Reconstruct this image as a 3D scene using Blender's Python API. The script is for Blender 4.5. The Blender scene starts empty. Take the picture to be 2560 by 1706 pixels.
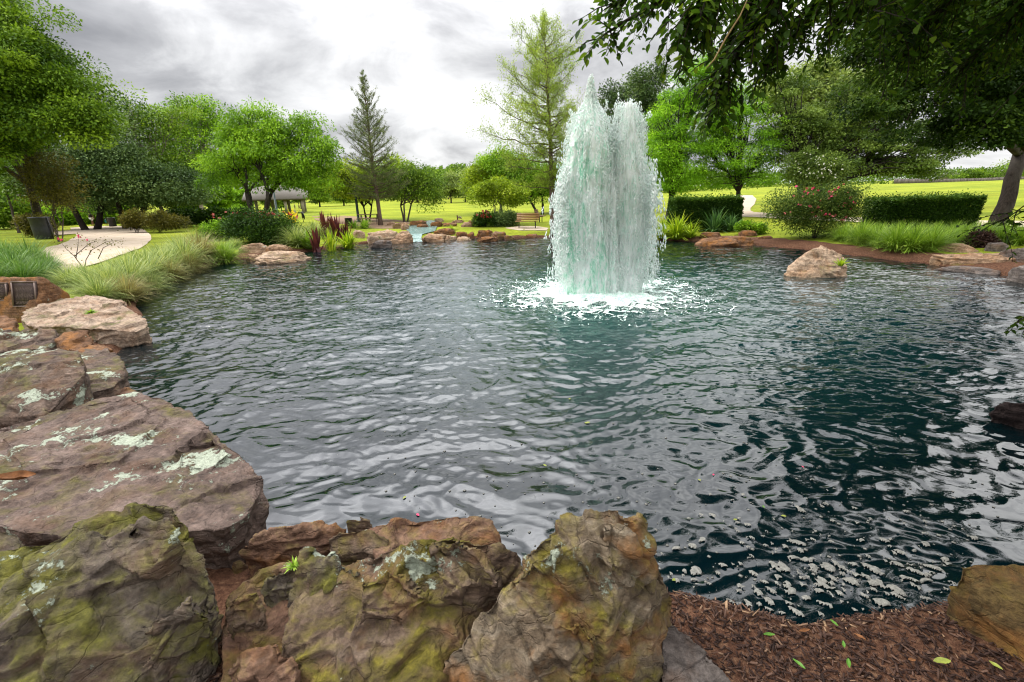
import bpy, bmesh, math, random
import numpy as np
from mathutils import Vector, Matrix
from mathutils.bvhtree import BVHTree

scene = bpy.context.scene
R = math.radians
# ------------------------------------------------------------------ camera
LENS, PITCH, ROLL, CAMZ = 16.5, R(17.55), R(1.5), 2.6
FPX = LENS / 36.0 * 2560.0            # focal length in photograph pixels
_r0 = np.array([1.0, 0, 0]); _f = np.array([0, math.cos(PITCH), -math.sin(PITCH)])
_u0 = np.array([0, math.sin(PITCH), math.cos(PITCH)])
RIGHT = math.cos(ROLL) * _r0 - math.sin(ROLL) * _u0
UP = math.sin(ROLL) * _r0 + math.cos(ROLL) * _u0
CAM = np.array([0, 0, CAMZ])
cd = bpy.data.cameras.new('camera'); cam = bpy.data.objects.new('camera', cd)
scene.collection.objects.link(cam)
cd.lens = LENS; cd.sensor_width = 36.0; cd.clip_start = 0.05; cd.clip_end = 3000
M = Matrix.Identity(4)
for i in range(3):
    M[i][0] = RIGHT[i]; M[i][1] = UP[i]; M[i][2] = -_f[i]; M[i][3] = CAM[i]
cam.matrix_world = M
scene.camera = cam
# ------------------------------------------------------------------ view and light
vs = scene.view_settings
scene.display_settings.display_device = 'sRGB'
vs.view_transform = 'Standard'; vs.look = 'None'; vs.exposure = 1.45; vs.gamma = 1.0; vs.use_curve_mapping = False
scene.cycles.max_bounces = 12; scene.cycles.diffuse_bounces = 7; scene.cycles.glossy_bounces = 3
scene.cycles.transmission_bounces = 6; scene.cycles.transparent_max_bounces = 8
scene.cycles.filter_width = 1.15
scene.cycles.caustics_reflective = False; scene.cycles.caustics_refractive = False
SUN_EL, SUN_AZ = R(50), R(-80)          # azimuth from +Y toward +X
w = bpy.data.worlds.new('World'); scene.world = w; w.use_nodes = True
nt = w.node_tree; nt.nodes.clear(); L_ = nt.links.new
def wn(t, **k):
    n = nt.nodes.new(t)
    for a, b in k.items(): setattr(n, a, b)
    return n
def wmath(op, a, b=None, clamp=False):
    n = wn('ShaderNodeMath', operation=op, use_clamp=clamp)
    for i, s in enumerate((a, b)):
        if s is None: continue
        if isinstance(s, (int, float)): n.inputs[i].default_value = s
        else: L_(s, n.inputs[i])
    return n.outputs[0]
out = wn('ShaderNodeOutputWorld')
sky = wn('ShaderNodeTexSky', sky_type='NISHITA'); sky.sun_disc = False
sky.sun_elevation = SUN_EL; sky.sun_rotation = SUN_AZ
bg1 = wn('ShaderNodeBackground'); bg1.inputs[1].default_value = 0.09; L_(sky.outputs[0], bg1.inputs[0])
tc = wn('ShaderNodeTexCoord'); sep = wn('ShaderNodeSeparateXYZ'); L_(tc.outputs['Generated'], sep.inputs[0])
zc = wmath('ADD', wmath('MAXIMUM', sep.outputs[2], 0.0), 0.34)
cx = wmath('DIVIDE', sep.outputs[0], zc); cy = wmath('DIVIDE', sep.outputs[1], zc)
cv = wn('ShaderNodeCombineXYZ'); L_(cx, cv.inputs[0]); L_(cy, cv.inputs[1]); cv.inputs[2].default_value = 3.7
def cloud(scale, det, rough, dist):
    n = wn('ShaderNodeTexNoise'); L_(cv.outputs[0], n.inputs['Vector'])
    n.inputs['Scale'].default_value = scale; n.inputs['Detail'].default_value = det
    n.inputs['Roughness'].default_value = rough; n.inputs['Distortion'].default_value = dist
    return n.outputs[0]
c1 = cloud(0.80, 9, 0.52, 0.3); c2 = cloud(2.6, 8, 0.6, 0.5)
cc = wmath('ADD', wmath('MULTIPLY', c1, 0.72), wmath('MULTIPLY', c2, 0.28))
# thinner, brighter cloud toward the hidden sun (ahead and to the right), heavier to the upper left
bias = wmath('ADD', wmath('MULTIPLY', sep.outputs[0], 0.10), wmath('MULTIPLY', sep.outputs[2], -0.10))
cc = wmath('ADD', cc, bias)
rmp = wn('ShaderNodeValToRGB'); L_(cc, rmp.inputs[0]); rr = rmp.color_ramp
rr.elements[0].position = 0.37; rr.elements[0].color = (0.125, 0.125, 0.131, 1)
rr.elements[1].position = 0.60; rr.elements[1].color = (0.47, 0.47, 0.468, 1)
e = rr.elements.new(0.45); e.color = (0.195, 0.195, 0.20, 1)
e = rr.elements.new(0.52); e.color = (0.325, 0.325, 0.328, 1)
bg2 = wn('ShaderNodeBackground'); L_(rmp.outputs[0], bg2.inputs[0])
# an overcast sky is brighter overhead than near the horizon
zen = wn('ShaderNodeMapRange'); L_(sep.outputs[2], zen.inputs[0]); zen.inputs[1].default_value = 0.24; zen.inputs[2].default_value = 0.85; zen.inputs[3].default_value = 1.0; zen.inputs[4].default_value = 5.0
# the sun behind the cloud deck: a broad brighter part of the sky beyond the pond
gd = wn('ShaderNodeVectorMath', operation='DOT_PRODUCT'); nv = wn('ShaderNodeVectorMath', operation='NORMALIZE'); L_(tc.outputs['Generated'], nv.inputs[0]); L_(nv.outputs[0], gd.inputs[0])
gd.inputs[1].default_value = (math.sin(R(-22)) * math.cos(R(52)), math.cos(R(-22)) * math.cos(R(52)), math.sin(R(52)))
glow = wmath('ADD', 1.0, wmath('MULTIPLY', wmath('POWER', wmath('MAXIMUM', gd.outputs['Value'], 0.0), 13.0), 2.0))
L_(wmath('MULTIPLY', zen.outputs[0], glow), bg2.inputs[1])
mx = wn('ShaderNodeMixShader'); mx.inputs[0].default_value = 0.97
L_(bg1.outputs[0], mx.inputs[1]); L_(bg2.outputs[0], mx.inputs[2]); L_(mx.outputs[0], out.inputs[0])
sd = bpy.data.lights.new('sun', 'SUN'); sd.energy = 1.4; sd.angle = R(35); sd.color = (1.0, 0.96, 0.9)
so = bpy.data.objects.new('sun', sd); scene.collection.objects.link(so)
sdir = Vector((math.sin(SUN_AZ) * math.cos(SUN_EL), math.cos(SUN_AZ) * math.cos(SUN_EL), math.sin(SUN_EL)))
so.rotation_euler = sdir.to_track_quat('Z', 'Y').to_euler()
so.location = sdir * 50

# ------------------------------------------------------------------ measuring the place from the photograph
def ray(px, py):
    return _f + (px - 1280.0) / FPX * RIGHT + (853.0 - py) / FPX * UP
def P(px, py, depth): return CAM + ray(px, py) * depth
def Z(px, py, z):
    d = ray(px, py); return CAM + d * ((z - CAMZ) / d[2])
def proj(p):
    q = np.asarray(p) - CAM; d = q @ _f
    return 1280 + FPX * (q @ RIGHT) / d, 853 - FPX * (q @ UP) / d, d

# ------------------------------------------------------------------ noise
_rs = np.random.RandomState(11)
_perm = np.concatenate([_rs.permutation(256)] * 3)
_g = _rs.normal(size=(256, 3)); _g /= np.linalg.norm(_g, axis=1)[:, None]
def pn(p):
    p = np.asarray(p, float); i = np.floor(p).astype(int); f = p - i; i &= 255
    u = f * f * f * (f * (f * 6 - 15) + 10); r = 0
    for a in (0, 1):
        wa = u[:, 0] if a else 1 - u[:, 0]; h1 = _perm[i[:, 0] + a]
        for b in (0, 1):
            wb = u[:, 1] if b else 1 - u[:, 1]; h2 = _perm[h1 + i[:, 1] + b]
            for c in (0, 1):
                wc = u[:, 2] if c else 1 - u[:, 2]; g = _g[_perm[h2 + i[:, 2] + c]]
                r = r + wa * wb * wc * (g[:, 0] * (f[:, 0] - a) + g[:, 1] * (f[:, 1] - b) + g[:, 2] * (f[:, 2] - c))
    return r * 1.5
def fbm(p, o=4, lac=2.03, gain=0.5):
    s = 0; a = 1.0; p = np.asarray(p, float)
    for _ in range(o):
        s = s + a * pn(p); p = p * lac + 17.3; a *= gain
    return s
def ridge(p, o=3):
    s = 0; a = 1.0; p = np.asarray(p, float)
    for _ in range(o):
        s = s + a * (1 - 2 * np.abs(pn(p))); p = p * 2.07 + 9.1; a *= 0.5
    return s
def sm(a, b, x):
    t = np.clip((x - a) / (b - a), 0, 1); return t * t * (3 - 2 * t)

# ------------------------------------------------------------------ objects
COL = scene.collection.objects
def tag(o, label=None, cat=None, group=None, kind=None):
    if label: o['label'] = label
    if cat: o['category'] = cat
    if group: o['group'] = group
    if kind: o['kind'] = kind
    return o
def empty(name, loc, label, cat, group=None, rz=0):
    o = bpy.data.objects.new(name, None); COL.link(o); o.location = loc; o.rotation_euler[2] = rz
    o.empty_display_size = 0.1
    return tag(o, label, cat, group)
def raw_mesh(name, v, f, mats, attrs=None, smooth=False, mi=None):
    """v (N,3); f list of face arrays, each (n,k)"""
    me = bpy.data.meshes.new(name); v = np.asarray(v, np.float32)
    me.vertices.add(len(v)); me.vertices.foreach_set('co', v.ravel())
    fs = [np.asarray(x, np.int32) for x in (f if isinstance(f, list) else [f]) if len(x)]
    loops = np.concatenate([x.ravel() for x in fs]); sizes = np.concatenate([np.full(len(x), x.shape[1], np.int32) for x in fs])
    me.loops.add(len(loops)); me.loops.foreach_set('vertex_index', loops)
    me.polygons.add(len(sizes)); me.polygons.foreach_set('loop_start', np.concatenate([[0], np.cumsum(sizes)[:-1]]).astype(np.int32))
    me.update(calc_edges=True)
    if smooth: me.polygons.foreach_set('use_smooth', np.ones(len(sizes), bool))
    for m in (mats if isinstance(mats, (list, tuple)) else [mats]): me.materials.append(m)
    if mi is not None: me.polygons.foreach_set('material_index', np.asarray(mi, np.int32))
    for k, a in (attrs or {}).items():
        at = me.attributes.new(k, 'FLOAT', 'POINT'); at.data.foreach_set('value', np.asarray(a, np.float32))
    me.validate(); me.update()
    return me
def link(name, me, parent=None, loc=None):
    o = bpy.data.objects.new(name, me); COL.link(o)
    if parent is not None: o.parent = parent
    if loc is not None: o.location = loc
    return o
def copy_tree(o, parent=None):
    c = o.copy(); COL.link(c); c.parent = parent
    for ch in list(o.children): copy_tree(ch, c)
    return c
class MB:
    def __init__(s): s.v = []; s.f = {3: [], 4: []}; s.n = 0; s.r = []
    def add(s, v, f, r=0.5):
        v = np.asarray(v, float); f = np.asarray(f, int)
        s.v.append(v); s.f[f.shape[1]].append(f + s.n); s.n += len(v)
        s.r.append(np.full(len(v), r) if np.isscalar(r) else r)
    def tube(s, pts, rad, sides=6, r=0.5):
        pts = np.asarray(pts, float); n = len(pts); rad = np.broadcast_to(np.asarray(rad, float), (n,))
        t = np.gradient(pts, axis=0); t /= np.linalg.norm(t, axis=1)[:, None] + 1e-9
        ref = np.array([0.31, 0.95, 0.08]) if abs(t[0][2]) > 0.8 else np.array([0, 0, 1.0])
        a = np.cross(t, ref); a /= np.linalg.norm(a, axis=1)[:, None] + 1e-9; b = np.cross(t, a)
        th = np.arange(sides) * 2 * math.pi / sides
        v = pts[:, None] + rad[:, None, None] * (np.cos(th)[None, :, None] * a[:, None] + np.sin(th)[None, :, None] * b[:, None])
        i, j = np.meshgrid(np.arange(n - 1), np.arange(sides), indexing='ij'); j2 = (j + 1) % sides
        f = np.stack([i * sides + j, i * sides + j2, (i + 1) * sides + j2, (i + 1) * sides + j], -1).reshape(-1, 4)
        s.add(v.reshape(-1, 3), f, r)
        base = s.n - n * sides
        for k, c in ((0, pts[0]), (n - 1, pts[-1])):
            ring = base + k * sides
            s.v.append(np.array([c])); s.r.append(np.array([r])); ci = s.n; s.n += 1
            tri = [(ci, ring + (q + 1) % sides, ring + q) if k == 0 else (ci, ring + q, ring + (q + 1) % sides) for q in range(sides)]
            s.f[3].append(np.array(tri))
    def box(s, c, size, rot=None, r=0.5, bev=0.0):
        h = np.asarray(size, float) / 2
        if bev <= 0:
            v = np.array([[x, y, z] for x in (-1, 1) for y in (-1, 1) for z in (-1, 1)], float) * h
            f = np.array([[0, 1, 3, 2], [4, 6, 7, 5], [0, 4, 5, 1], [2, 3, 7, 6], [0, 2, 6, 4], [1, 5, 7, 3]])
        else:
            b = min(bev, h.min() * 0.9)
            o8 = np.array([[-h[0] + b, -h[1]], [h[0] - b, -h[1]], [h[0], -h[1] + b], [h[0], h[1] - b], [h[0] - b, h[1]], [-h[0] + b, h[1]], [-h[0], h[1] - b], [-h[0], -h[1] + b]])
            v = np.concatenate([np.c_[o8, np.full(8, zz)] for zz in (-h[2], h[2])])
            f = np.array([[k, (k + 1) % 8, 8 + (k + 1) % 8, 8 + k] for k in range(8)] + [[8, 9, 10, 15], [15, 10, 11, 14], [14, 11, 12, 13], [1, 0, 7, 2], [2, 7, 6, 3], [3, 6, 5, 4]])
        if rot is not None: v = v @ np.asarray(rot, float).T
        s.add(v + np.asarray(c, float), f, r)
    def mesh(s, name, mats, smooth=False):
        v = np.concatenate(s.v); f = [np.concatenate(s.f[k]) for k in (3, 4) if s.f[k]]
        return raw_mesh(name, v, f, mats, {'rnd': np.concatenate(s.r)}, smooth)
def rotz(a): c, s_ = math.cos(a), math.sin(a); return np.array([[c, -s_, 0], [s_, c, 0], [0, 0, 1.0]])
def unit(v): return v / (np.linalg.norm(v, axis=-1, keepdims=True) + 1e-9)

# ------------------------------------------------------------------ materials
class NT:
    def __init__(s, name):
        s.m = bpy.data.materials.new(name); s.m.use_nodes = True; s.t = s.m.node_tree; s.t.nodes.clear()
        s.out = s.n('ShaderNodeOutputMaterial'); s.co = None
    def n(s, t, **k):
        q = s.t.nodes.new(t)
        for a, b in k.items(): setattr(q, a, b)
        return q
    def put(s, sock, val):
        if val is None: return
        if isinstance(val, (int, float)): sock.default_value = val
        elif isinstance(val, tuple): sock.default_value = val if len(val) == 4 or sock.type == 'VECTOR' else (*val, 1)
        else: s.t.links.new(val, sock)
    def coord(s, which='Object'):
        if s.co is None: s.co = s.n('ShaderNodeTexCoord')
        return s.co.outputs[which]
    def map(s, scale=(1, 1, 1), rot=(0, 0, 0), loc=(0, 0, 0), src=None):
        q = s.n('ShaderNodeMapping'); s.put(q.inputs['Vector'], src or s.coord())
        q.inputs['Scale'].default_value = scale; q.inputs['Rotation'].default_value = rot; q.inputs['Location'].default_value = loc
        return q.outputs[0]
    def noise(s, scale, det=4, rough=0.55, vec=None, dist=0.0):
        q = s.n('ShaderNodeTexNoise'); s.put(q.inputs['Vector'], vec or s.coord())
        q.inputs['Scale'].default_value = scale; q.inputs['Detail'].default_value = det
        q.inputs['Roughness'].default_value = rough; q.inputs['Distortion'].default_value = dist
        return q.outputs[0]
    def vor(s, scale, vec=None, feature='F1'):
        q = s.n('ShaderNodeTexVoronoi', feature=feature); s.put(q.inputs['Vector'], vec or s.coord()); q.inputs['Scale'].default_value = scale
        return q.outputs['Distance']
    def math(s, op, a, b=0.0, clamp=False):
        q = s.n('ShaderNodeMath', operation=op, use_clamp=clamp); s.put(q.inputs[0], a); s.put(q.inputs[1], b); return q.outputs[0]
    def ramp(s, fac, stops, interp='LINEAR'):
        q = s.n('ShaderNodeValToRGB'); s.put(q.inputs[0], fac); r = q.color_ramp; r.interpolation = interp
        while len(r.elements) < len(stops): r.elements.new(0.5)
        for e, (p, c) in zip(r.elements, stops):
            e.position = p; e.color = (*c, 1) if isinstance(c, tuple) else (c, c, c, 1)
        return q.outputs[0]
    def mix(s, fac, a, b, mode='MIX'):
        q = s.n('ShaderNodeMix', data_type='RGBA', blend_type=mode); s.put(q.inputs[0], fac); s.put(q.inputs[6], a); s.put(q.inputs[7], b); return q.outputs[2]
    def attr(s, name):
        q = s.n('ShaderNodeAttribute', attribute_name=name); return q.outputs['Fac']
    def bump(s, h, strength=0.3, dist=0.02, normal=None):
        q = s.n('ShaderNodeBump'); s.put(q.inputs['Height'], h); q.inputs['Strength'].default_value = strength; q.inputs['Distance'].default_value = dist
        s.put(q.inputs['Normal'], normal); return q.outputs[0]
    def bsdf(s, col, rough=0.6, spec=0.3, normal=None, **k):
        q = s.n('ShaderNodeBsdfPrincipled'); s.put(q.inputs['Base Color'], col); s.put(q.inputs['Roughness'], rough)
        s.put(q.inputs['Specular IOR Level'], spec); s.put(q.inputs['Normal'], normal)
        for a, b in k.items(): s.put(q.inputs[a.replace('_', ' ')], b)
        return q.outputs[0]
    def done(s, sh): s.t.links.new(sh, s.out.inputs[0]); return s.m

def leaf_mat(name, dark, mid, light, trans=0.35, rough=0.6, spec=0.14):
    t = NT(name); q_ = (1.55, 1.38, 1.1); c = t.ramp(t.attr('rnd'), [(0.0, tuple(x * y * 0.85 for x, y in zip(dark, q_))), (0.5, tuple(x * y for x, y in zip(mid, q_))), (1.0, tuple(x * y for x, y in zip(light, q_)))])
    b = t.bsdf(c, rough, spec)
    tr = t.n('ShaderNodeBsdfTranslucent'); t.put(tr.inputs[0], t.mix(0.5, c, t.mix(1.0, c, (1.0, 0.95, 0.35), 'MULTIPLY')))
    m = t.n('ShaderNodeMixShader'); m.inputs[0].default_value = trans
    t.t.links.new(b, m.inputs[1]); t.t.links.new(tr.outputs[0], m.inputs[2]); return t.done(m.outputs[0])
def plain(name, col, rough=0.6, spec=0.3, var=0.15, scale=8, bump=0.1, metal=0.0, vec=(1, 1, 1)):
    t = NT(name); n = t.noise(scale, 5, 0.6, t.map(vec))
    c = t.mix(1.0, (*col, 1), t.ramp(n, [(0.25, 1 - 2 * var), (0.75, 1.0 + var * 0)]), 'MULTIPLY')
    return t.done(t.bsdf(c, rough, spec, t.bump(n, bump, 0.02), Metallic=metal))
def bark_mat(name, a, b, scale=6):
    t = NT(name); v = t.map((scale, scale, scale * 0.22)); n = t.noise(1.6, 7, 0.65, v, 0.6); p = t.noise(1.1, 3, 0.5)
    c = t.ramp(n, [(0.3, a), (0.7, b)]); c = t.mix(t.ramp(p, [(0.5, 0.0), (0.7, 0.45)]), c, tuple(x * 0.9 + 0.05 for x in b))
    return t.done(t.bsdf(c, 0.9, 0.15, t.bump(n, 0.9, 0.03)))
def rock_mat(name, a, b, c3, moss=(0.10, 0.12, 0.02), moss_amt=0.0, lich=0.0, rust=0.0, dip=(0.15, 0.2, 0.3), s=1.0, lichcol=(0.44, 0.49, 0.38), k=1.08):
    t = NT(name); a, b, c3 = (tuple(x * k for x in q) for q in (a, b, c3)); moss = tuple(x * (0.35 + 0.5 * k) for x in moss)
    n1 = t.noise(2.2 * s, 8, 0.6, None, 0.4)
    st = t.noise(1.3 * s, 7, 0.62, t.map((1.2, 1.2, 11), dip), 0.35)
    fine = t.noise(34 * s, 6, 0.78); mid = t.noise(11 * s, 8, 0.7, None, 0.4)
    col = t.ramp(n1, [(0.30, a), (0.52, b), (0.72, c3)])
    col = t.mix(0.55, col, t.ramp(st, [(0.32, tuple(x * 0.55 for x in a)), (0.5, b), (0.68, c3)]))
    col = t.mix(0.7, col, t.ramp(fine, [(0.3, 0.30), (0.5, 0.85), (0.72, 1.35)]), 'MULTIPLY')
    col = t.mix(0.8, col, t.ramp(mid, [(0.32, 0.34), (0.5, 0.85), (0.68, 1.4)]), 'MULTIPLY')
    if rust:
        r = t.noise(3.1 * s, 5, 0.6, t.map(loc=(5, 3, 1)))
        col = t.mix(t.math('MULTIPLY', t.ramp(r, [(0.5, 0.0), (0.66, 1.0)]), rust), col, t.mix(0.6, (0.30, 0.13, 0.035), t.ramp(fine, [(0.3, 0.5), (0.7, 1.3)]), 'MULTIPLY'))
    hgt = t.math('ADD', t.math('MULTIPLY', mid, 0.6), t.math('ADD', t.math('MULTIPLY', fine, 0.4), t.math('MULTIPLY', st, 0.8)))
    ck = t.n('ShaderNodeTexVoronoi', feature='DISTANCE_TO_EDGE'); wv = t.n('ShaderNodeVectorMath', operation='ADD'); t.put(wv.inputs[0], t.map((1, 1, 2.2), dip)); wc = t.n('ShaderNodeTexNoise'); t.put(wc.inputs[0], t.coord()); wc.inputs['Scale'].default_value = 5 * s; wc.inputs['Detail'].default_value = 4
    ws = t.n('ShaderNodeVectorMath', operation='SCALE'); t.put(ws.inputs[0], wc.outputs['Color']); ws.inputs['Scale'].default_value = 0.35 / s; t.put(wv.inputs[1], ws.outputs[0]); t.put(ck.inputs['Vector'], wv.outputs[0]); ck.inputs['Scale'].default_value = 3.2 * s
    cr_ = t.ramp(ck.outputs['Distance'], [(0.0, 0.0), (0.035, 1.0)]); hgt = t.math('ADD', hgt, t.math('MULTIPLY', cr_, 0.16))
    if moss_amt:
        g = t.n('ShaderNodeNewGeometry'); sp = t.n('ShaderNodeSeparateXYZ'); t.put(sp.inputs[0], g.outputs['Normal'])
        q = t.math('ADD', t.math('MULTIPLY', t.noise(2.6 * s, 7, 0.62, t.map(loc=(2, 7, 4)), 0.5), 1.0), t.math('MULTIPLY', sp.outputs[2], 0.10))
        q = t.math('ADD', q, t.math('MULTIPLY', t.math('SUBTRACT', mid, 0.5), 0.35))
        msk = t.math('MULTIPLY', t.ramp(q, [(0.62 - 0.16 * moss_amt, 0.0), (0.80 - 0.14 * moss_amt, 1.0)]), 0.92)
        mc = t.mix(1.0, t.ramp(t.noise(11 * s, 5, 0.6), [(0.3, tuple(x * 0.5 for x in moss)), (0.55, moss), (0.75, tuple(x * 1.7 for x in moss))]), t.ramp(fine, [(0.3, 0.55), (0.7, 1.3)]), 'MULTIPLY')
        col = t.mix(msk, col, mc)
    if lich:
        q = t.math('ADD', t.noise(2.0 * s, 3, 0.5, t.map(loc=(9, 1, 6))), t.math('MULTIPLY', t.math('SUBTRACT', t.noise(16 * s, 6, 0.75), 0.5), 0.55))
        lm = t.ramp(q, [(0.76 - 0.17 * lich, 0.0), (0.785 - 0.17 * lich, 1.0)])
        lc = t.mix(1.0, (*lichcol, 1), t.ramp(t.noise(60 * s, 3, 0.7), [(0.3, 0.55), (0.65, 1.15)]), 'MULTIPLY')
        col = t.mix(t.math('MULTIPLY', lm, 0.93), col, lc); hgt = t.math('ADD', hgt, t.math('MULTIPLY', lm, 0.12))
    return t.done(t.bsdf(col, 0.88, 0.25, t.bump(hgt, 1.0, 0.05 / s)))
# ------------------------------------------------------------------ pond outline and terrain
PC = np.array([2.2, 13.0])
_sh = [(360, 790), (345, 768), (385, 716), (450, 690), (520, 668), (600, 652), (660, 645), (760, 632), (900, 612), (1000, 602), (1100, 601),
       (1200, 598), (1300, 597), (1400, 594), (1520, 594), (1650, 602), (1750, 606), (1850, 612), (1950, 620), (2100, 638), (2330, 664), (2480, 684), (2560, 704),
       (2560, 1440), (2400, 1492), (2150, 1525), (2090, 1540), (2000, 1552), (1850, 1518), (1690, 1482), (1450, 1450), (1200, 1430), (900, 1400), (650, 1395),
       (590, 1310), (540, 1200), (420, 1080), (320, 985), (280, 900), (330, 850)]
_pts = [Z(a, b, 0.0)[:2] for a, b in _sh] + [np.array(q) for q in ((5.5, 3.3), (8.5, 4.3), (11.5, 6.0), (14.2, 8.5), (15.8, 11.0))]
_pts = np.array(_pts) - PC
_th = np.arctan2(_pts[:, 1], _pts[:, 0]); _rd = np.hypot(_pts[:, 0], _pts[:, 1]); _o = np.argsort(_th)
_th = _th[_o]; _rd = _rd[_o]
_th = np.concatenate([_th - 2 * math.pi, _th, _th + 2 * math.pi]); _rd = np.concatenate([_rd] * 3)
def shore_r(th):
    th = np.asarray(th, float)
    q = np.c_[np.cos(th) * 9, np.sin(th) * 9, np.zeros_like(th)]
    return np.interp(th, _th, _rd) + 0.06 * fbm(q * 1.3, 3)
def shore_s(x, y):
    dx = np.asarray(x, float) - PC[0]; dy = np.asarray(y, float) - PC[1]
    return np.hypot(dx, dy) - shore_r(np.arctan2(dy, dx))
def ground_z(x, y):
    x = np.atleast_1d(np.asarray(x, float)); y = np.atleast_1d(np.asarray(y, float)); s = shore_s(x, y)
    D = np.hypot(x, y)
    near = sm(4.0, 1.0, y) * sm(16, 8, np.abs(x))                      # the bank the camera stands on
    zin = np.maximum(-0.9, s * 1.1)
    out_ = 0.10 * sm(0, 0.12, s) + 0.16 * sm(0.0, 0.9, s) + 0.18 * sm(0.8, 5, s) + 0.0045 * np.maximum(s - 5, 0)
    out_n = 0.05 * sm(0, 0.15, s) + 0.16 * sm(0, 1.6, s) + 0.1 * sm(1, 4, s)
    z = np.where(s < 0, zin, out_ * (1 - near) + out_n * near)
    far = 0.10 * sm(2, 10, s) * pn(np.c_[x * 0.11, y * 0.11, x * 0]) + np.minimum(0.9, 0.25 * sm(20, 120, D) * (1 + pn(np.c_[x * 0.02, y * 0.02, x * 0 + 4])))
    sml = 0.03 * sm(0.05, 0.6, s) * fbm(np.c_[x * 1.7, y * 1.7, x * 0], 3)
    rise = 0.0085 * np.maximum(D - 30, 0) * sm(0.25, 0.75, x / (D + 1e-6)) * sm(300, 150, D)
    return z + far + sml + rise
def gz(x, y): return float(ground_z(x, y)[0])
def G(px, py):
    """where the sight line through a photograph pixel meets the ground"""
    d = ray(px, py); lo = 0.5; prev = None
    for t in np.concatenate([np.arange(0.6, 40, 0.1), np.arange(40, 400, 1.0)]):
        p = CAM + d * t
        if p[2] <= max(gz(p[0], p[1]), -0.0): break
        prev = t
    a, b = prev or 0.5, t
    for _ in range(18):
        m = (a + b) / 2; p = CAM + d * m
        if p[2] <= max(gz(p[0], p[1]), 0.0): b = m
        else: a = m
    return CAM + d * b
NTH = 900
th = np.linspace(-math.pi, math.pi, NTH, endpoint=False)
offs_in = [0.0, 0.5, 0.8, 0.93, 0.975, 0.99]
offs = [0, 0.03, 0.06, 0.1, 0.15, 0.22, 0.3, 0.4, 0.52, 0.66, 0.82, 1.0, 1.25, 1.55, 1.9, 2.4, 3, 3.8, 4.8, 6, 7.5, 9.5, 12, 15, 19, 24, 30, 38, 50, 65, 85, 110, 150, 210, 300, 500, 900, 1500]
rs = shore_r(th)
rings = [rs * q if q else rs * 0 + 0.01 for q in offs_in] + [rs + q for q in offs]
rad = np.array(rings); X = PC[0] + rad * np.cos(th); Y = PC[1] + rad * np.sin(th)
Zg = ground_z(X.ravel(), Y.ravel())
nr = len(rings); i, j = np.meshgrid(np.arange(nr - 1), np.arange(NTH), indexing='ij'); j2 = (j + 1) % NTH
F = np.stack([i * NTH + j, (i + 1) * NTH + j, (i + 1) * NTH + j2, i * NTH + j2], -1).reshape(-1, 4)
xr, yr = X.ravel(), Y.ravel(); S = shore_s(xr, yr)
right = sm(8, 12, xr) * sm(30, 24, yr); left = sm(-3, -7, xr); nearb = sm(5.5, 3.5, yr)
wid = 0.25 + 0.95 * right + 0.55 * left * sm(26, 20, yr) + 6 * nearb * sm(-14, -4, xr)
wid = wid + 0.25 * fbm(np.c_[xr * 1.2, yr * 1.2, xr * 0], 3)
mulch = sm(0.12, -0.12, S - wid)
t = NT('ground')
nb = t.noise(0.16, 4, 0.55); nf = t.noise(5, 5, 0.7); nx = t.noise(60, 3, 0.7); nst = t.noise(0.5, 3, 0.5, t.map((0.25, 1.6, 1), (0, 0, 0.3)))
gr = t.ramp(nb, [(0.3, (0.16, 0.22, 0.018)), (0.5, (0.265, 0.315, 0.022)), (0.7, (0.33, 0.365, 0.028))])
gr = t.mix(0.8, gr, t.ramp(nst, [(0.35, 0.68), (0.65, 1.15)]), 'MULTIPLY'); gr = t.mix(t.ramp(t.noise(0.9, 6, 0.7), [(0.55, 0.0), (0.75, 0.55)]), gr, (0.26, 0.25, 0.06))
gr = t.mix(0.75, gr, t.ramp(nf, [(0.25, 0.55), (0.6, 1.1), (0.8, 1.35)]), 'MULTIPLY')
gr = t.mix(0.6, gr, t.ramp(nx, [(0.25, 0.5), (0.7, 1.25)]), 'MULTIPLY')
ml = t.ramp(t.noise(24, 6, 0.75), [(0.28, (0.03, 0.014, 0.009)), (0.5, (0.115, 0.055, 0.033)), (0.72, (0.25, 0.145, 0.085))])
ml = t.mix(0.6, ml, t.ramp(t.noise(1.4, 4, 0.6), [(0.3, 0.6), (0.7, 1.3)]), 'MULTIPLY')
mk = t.math('ADD', t.attr('mulch'), t.math('MULTIPLY', t.math('SUBTRACT', nf, 0.5), 0.9))
mk = t.ramp(mk, [(0.42, 0.0), (0.58, 1.0)])
col = t.mix(mk, gr, ml)
hgt = t.math('ADD', t.math('MULTIPLY', nf, 0.5), nx)
MGROUND = t.done(t.bsdf(col, 0.95, 0.1, t.bump(hgt, 0.8, 0.05)))
g = link('ground', raw_mesh('ground', np.c_[xr, yr, Zg], F, MGROUND, {'mulch': mulch}, True)); tag(g, kind='structure')

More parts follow.
